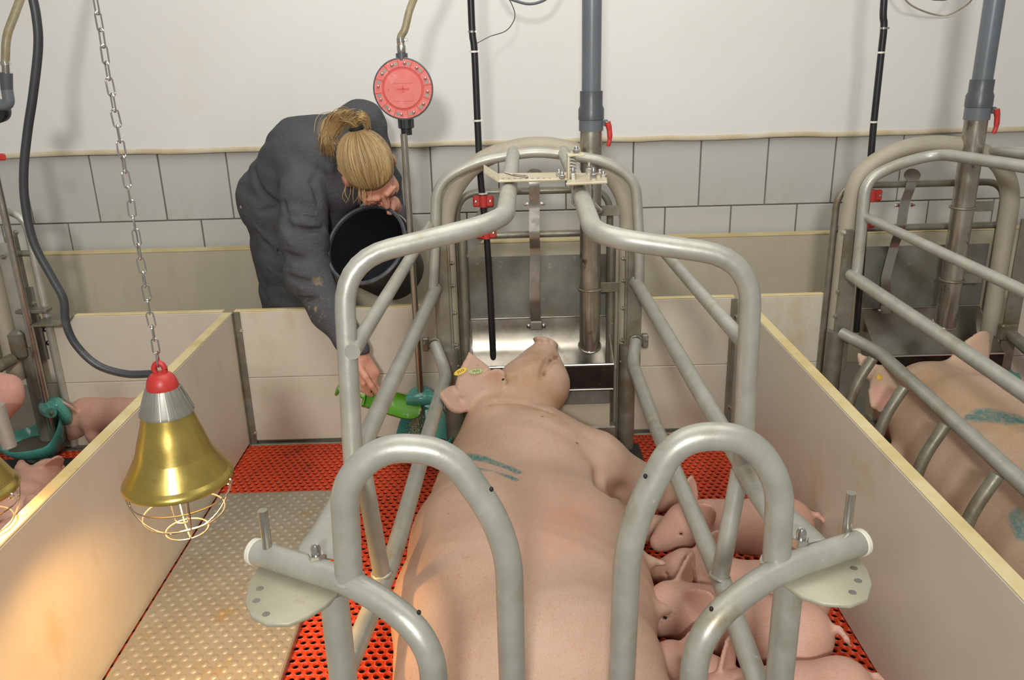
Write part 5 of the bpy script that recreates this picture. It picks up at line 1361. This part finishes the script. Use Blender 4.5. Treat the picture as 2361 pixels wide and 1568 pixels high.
for i in range(14):
    x0, y0 = 800+hrnd.uniform(-6, 60), 425+hrnd.uniform(-4, 6)
    wisp.append((spline([at(x0, y0, 2.93), at(x0+hrnd.uniform(-10, 6), y0+22, 2.915), at(x0+hrnd.uniform(-12, 8), y0+hrnd.uniform(35, 50), 2.92)], 5), .0009, .6))
strands(wisp, 'loose_strands', per)
tdir = (tw_-HC).normalized(); tx = tdir.orthogonal().normalized(); ty = tdir.cross(tx)
MB().tube([tw_+tdir*.004+(tx*math.cos(2*math.pi*k/20)+ty*math.sin(2*math.pi*k/20))*.021 for k in range(21)], .0068, 8, False).obj('hair_band', M['hairband'], per, label='black hair tie')

# ------------------------------------------------------------------ bucket
rimc = at(842, 562, 3.02); basec = at(914, 628, 3.22); ax_ = (rimc-basec).normalized(); Hb = (rimc-basec).length
bk = thing('bucket', basec, 'black plastic bucket tilted under the person\'s face', 'bucket')
F = frame(basec, ax_)
R0, R1b = .118, .152
MB().lathe([(.0001, 0), (R0*.96, 0), (R0, .004), (R1b, Hb-.012), (R1b-.004, Hb-.012), (R0-.006, .008), (.0001, .006)], 56, F).obj('shell', M['bucket'], bk, ang=50)
MB().lathe([(R1b-.003, Hb-.012), (R1b+.007, Hb-.010), (R1b+.008, Hb-.002), (R1b+.002, Hb+.003), (R1b-.005, Hb), (R1b-.005, Hb-.012)], 56, F, closed=True).obj('rim', mat('worn_bucket_rim', (92, 96, 102), (60, 62, 66), 30, .45), bk, ang=50, label='worn pale grey rim')
MB().tube([F @ V(((R1b+.012)*math.cos(a), (R1b+.012)*math.sin(a), Hb-.02-.05*math.sin(a))) for a in [math.pi*k/24 for k in range(25)]], .0028, 8).obj('handle', M['galv'], bk, label='wire handle')
MB().lathe([(.0001, .05), (R0+.002, .05)], 40, F).obj('feed_fill', M['bucket'], bk)

# ------------------------------------------------------------------ scoop and grain
A, B = at(782, 900, 2.815), at(968, 952, 2.868); sx_ = (B-A).normalized(); Ls = (B-A).length
sc_ = thing('feed_scoop', (A+B)/2, 'green feed scoop dusted with flour over the teal bowl', 'scoop')
Fz = V((-.12, -.62, .8)); Fz = (Fz-sx_*Fz.dot(sx_)).normalized(); Fy = Fz.cross(sx_)
FS = Matrix(((sx_.x, Fy.x, Fz.x, A.x), (sx_.y, Fy.y, Fz.y, A.y), (sx_.z, Fy.z, Fz.z, A.z), (0, 0, 0, 1)))
v, f = [], []; nu, nv = 22, 18
for lay, off in ((0, 0), (1, -.0022)):
    for i in range(nu):
        u = i/(nu-1); x = Ls*(.30+.70*u); wdt = .050*(1-.16*(1-u))*math.sqrt(max(.02, 1-max(0, (u-.62)/.38)**2.4)); dep = .040*(1-.65*max(0, (u-.5)/.5)**1.5)
        for j in range(nv):
            a = math.pi*j/(nv-1); v.append((x, -wdt*math.cos(a)*(1+off*8), -dep*math.sin(a)**.8+.018+off))
n0 = nu*nv
for i in range(nu-1):
    for j in range(nv-1):
        q = (i*nv+j, (i+1)*nv+j, (i+1)*nv+j+1, i*nv+j+1); f.append(q); f.append(tuple(n0+k for k in q[::-1]))
for i in range(nu-1):
    for j in (0, nv-1):
        f.append((i*nv+j, n0+i*nv+j, n0+(i+1)*nv+j, (i+1)*nv+j))
for j in range(nv-1): f.append(((nu-1)*nv+j, n0+(nu-1)*nv+j, n0+(nu-1)*nv+j+1, (nu-1)*nv+j+1))
MB().add(v, f, FS).obj('blade', M['green_in'], sc_, ang=60, label='floury green scoop blade')
bw = [(-.040*math.cos(math.pi*j/14), -.038*math.sin(math.pi*j/14)**.8+.018) for j in range(15)]
MB().prism(bw, -.0014, .0014, FS @ T(Ls*.30, 0, 0) @ Matrix(((0, 0, 1, 0), (1, 0, 0, 0), (0, 1, 0, 0), (0, 0, 0, 1)))).obj('back_wall', M['green'], sc_)
MB().tube([FS @ V((x, 0, .012)) for x in (Ls*.30, Ls*.2, Ls*.08, 0)], .0115, 12).obj('handle', M['green'], sc_)
MB().box((-.004, 0, .006), (.012, .030, .060), FS, bev=.004).obj('handle_end', M['green'], sc_)
# grain pouring off the tip
gv = MB(); gr2 = random.Random(4); bt = atz(945, 1012, .08)
for i in range(420):
    t = gr2.random(); tip = A+sx_*(Ls*.95)-Fy*.0+V((0, -.004, -.012))
    p = tip.lerp(V((tip.x-.012, tip.y-.02, .075)), t)+V((gr2.gauss(0, .009+.006*t), gr2.gauss(0, .009), gr2.gauss(0, .004)))
    r_ = gr2.uniform(.0011, .0022); a = [V((r_, 0, 0)), V((-r_, 0, 0)), V((0, r_, 0)), V((0, -r_, 0)), V((0, 0, r_*1.4)), V((0, 0, -r_*1.4))]
    gv.add([p+q for q in a], [(0, 2, 4), (2, 1, 4), (1, 3, 4), (3, 0, 4), (2, 0, 5), (1, 2, 5), (3, 1, 5), (0, 3, 5)])
go = gv.obj('feed_grain', M['pellet']); go['kind'] = 'stuff'; tag(go, 'pale feed grain falling from the green scoop into the teal bowl', 'feed')
gv = MB()
for i in range(700):
    p = V((gr2.gauss(-.185, .035), gr2.uniform(2.55, 2.9), .008))
    if abs(p.x+.185) > .075: continue
    r_ = gr2.uniform(.0010, .0021); a = [V((r_, 0, 0)), V((-r_, 0, 0)), V((0, r_, 0)), V((0, -r_, 0)), V((0, 0, r_)), V((0, 0, -r_))]
    gv.add([p+q for q in a], [(0, 2, 4), (2, 1, 4), (1, 3, 4), (3, 0, 4), (2, 0, 5), (1, 2, 5), (3, 1, 5), (0, 3, 5)])
go = gv.obj('spilled_grain', M['pellet']); go['kind'] = 'stuff'; tag(go, 'spilled grain scattered on the floor beside the neck of the sow', 'feed')
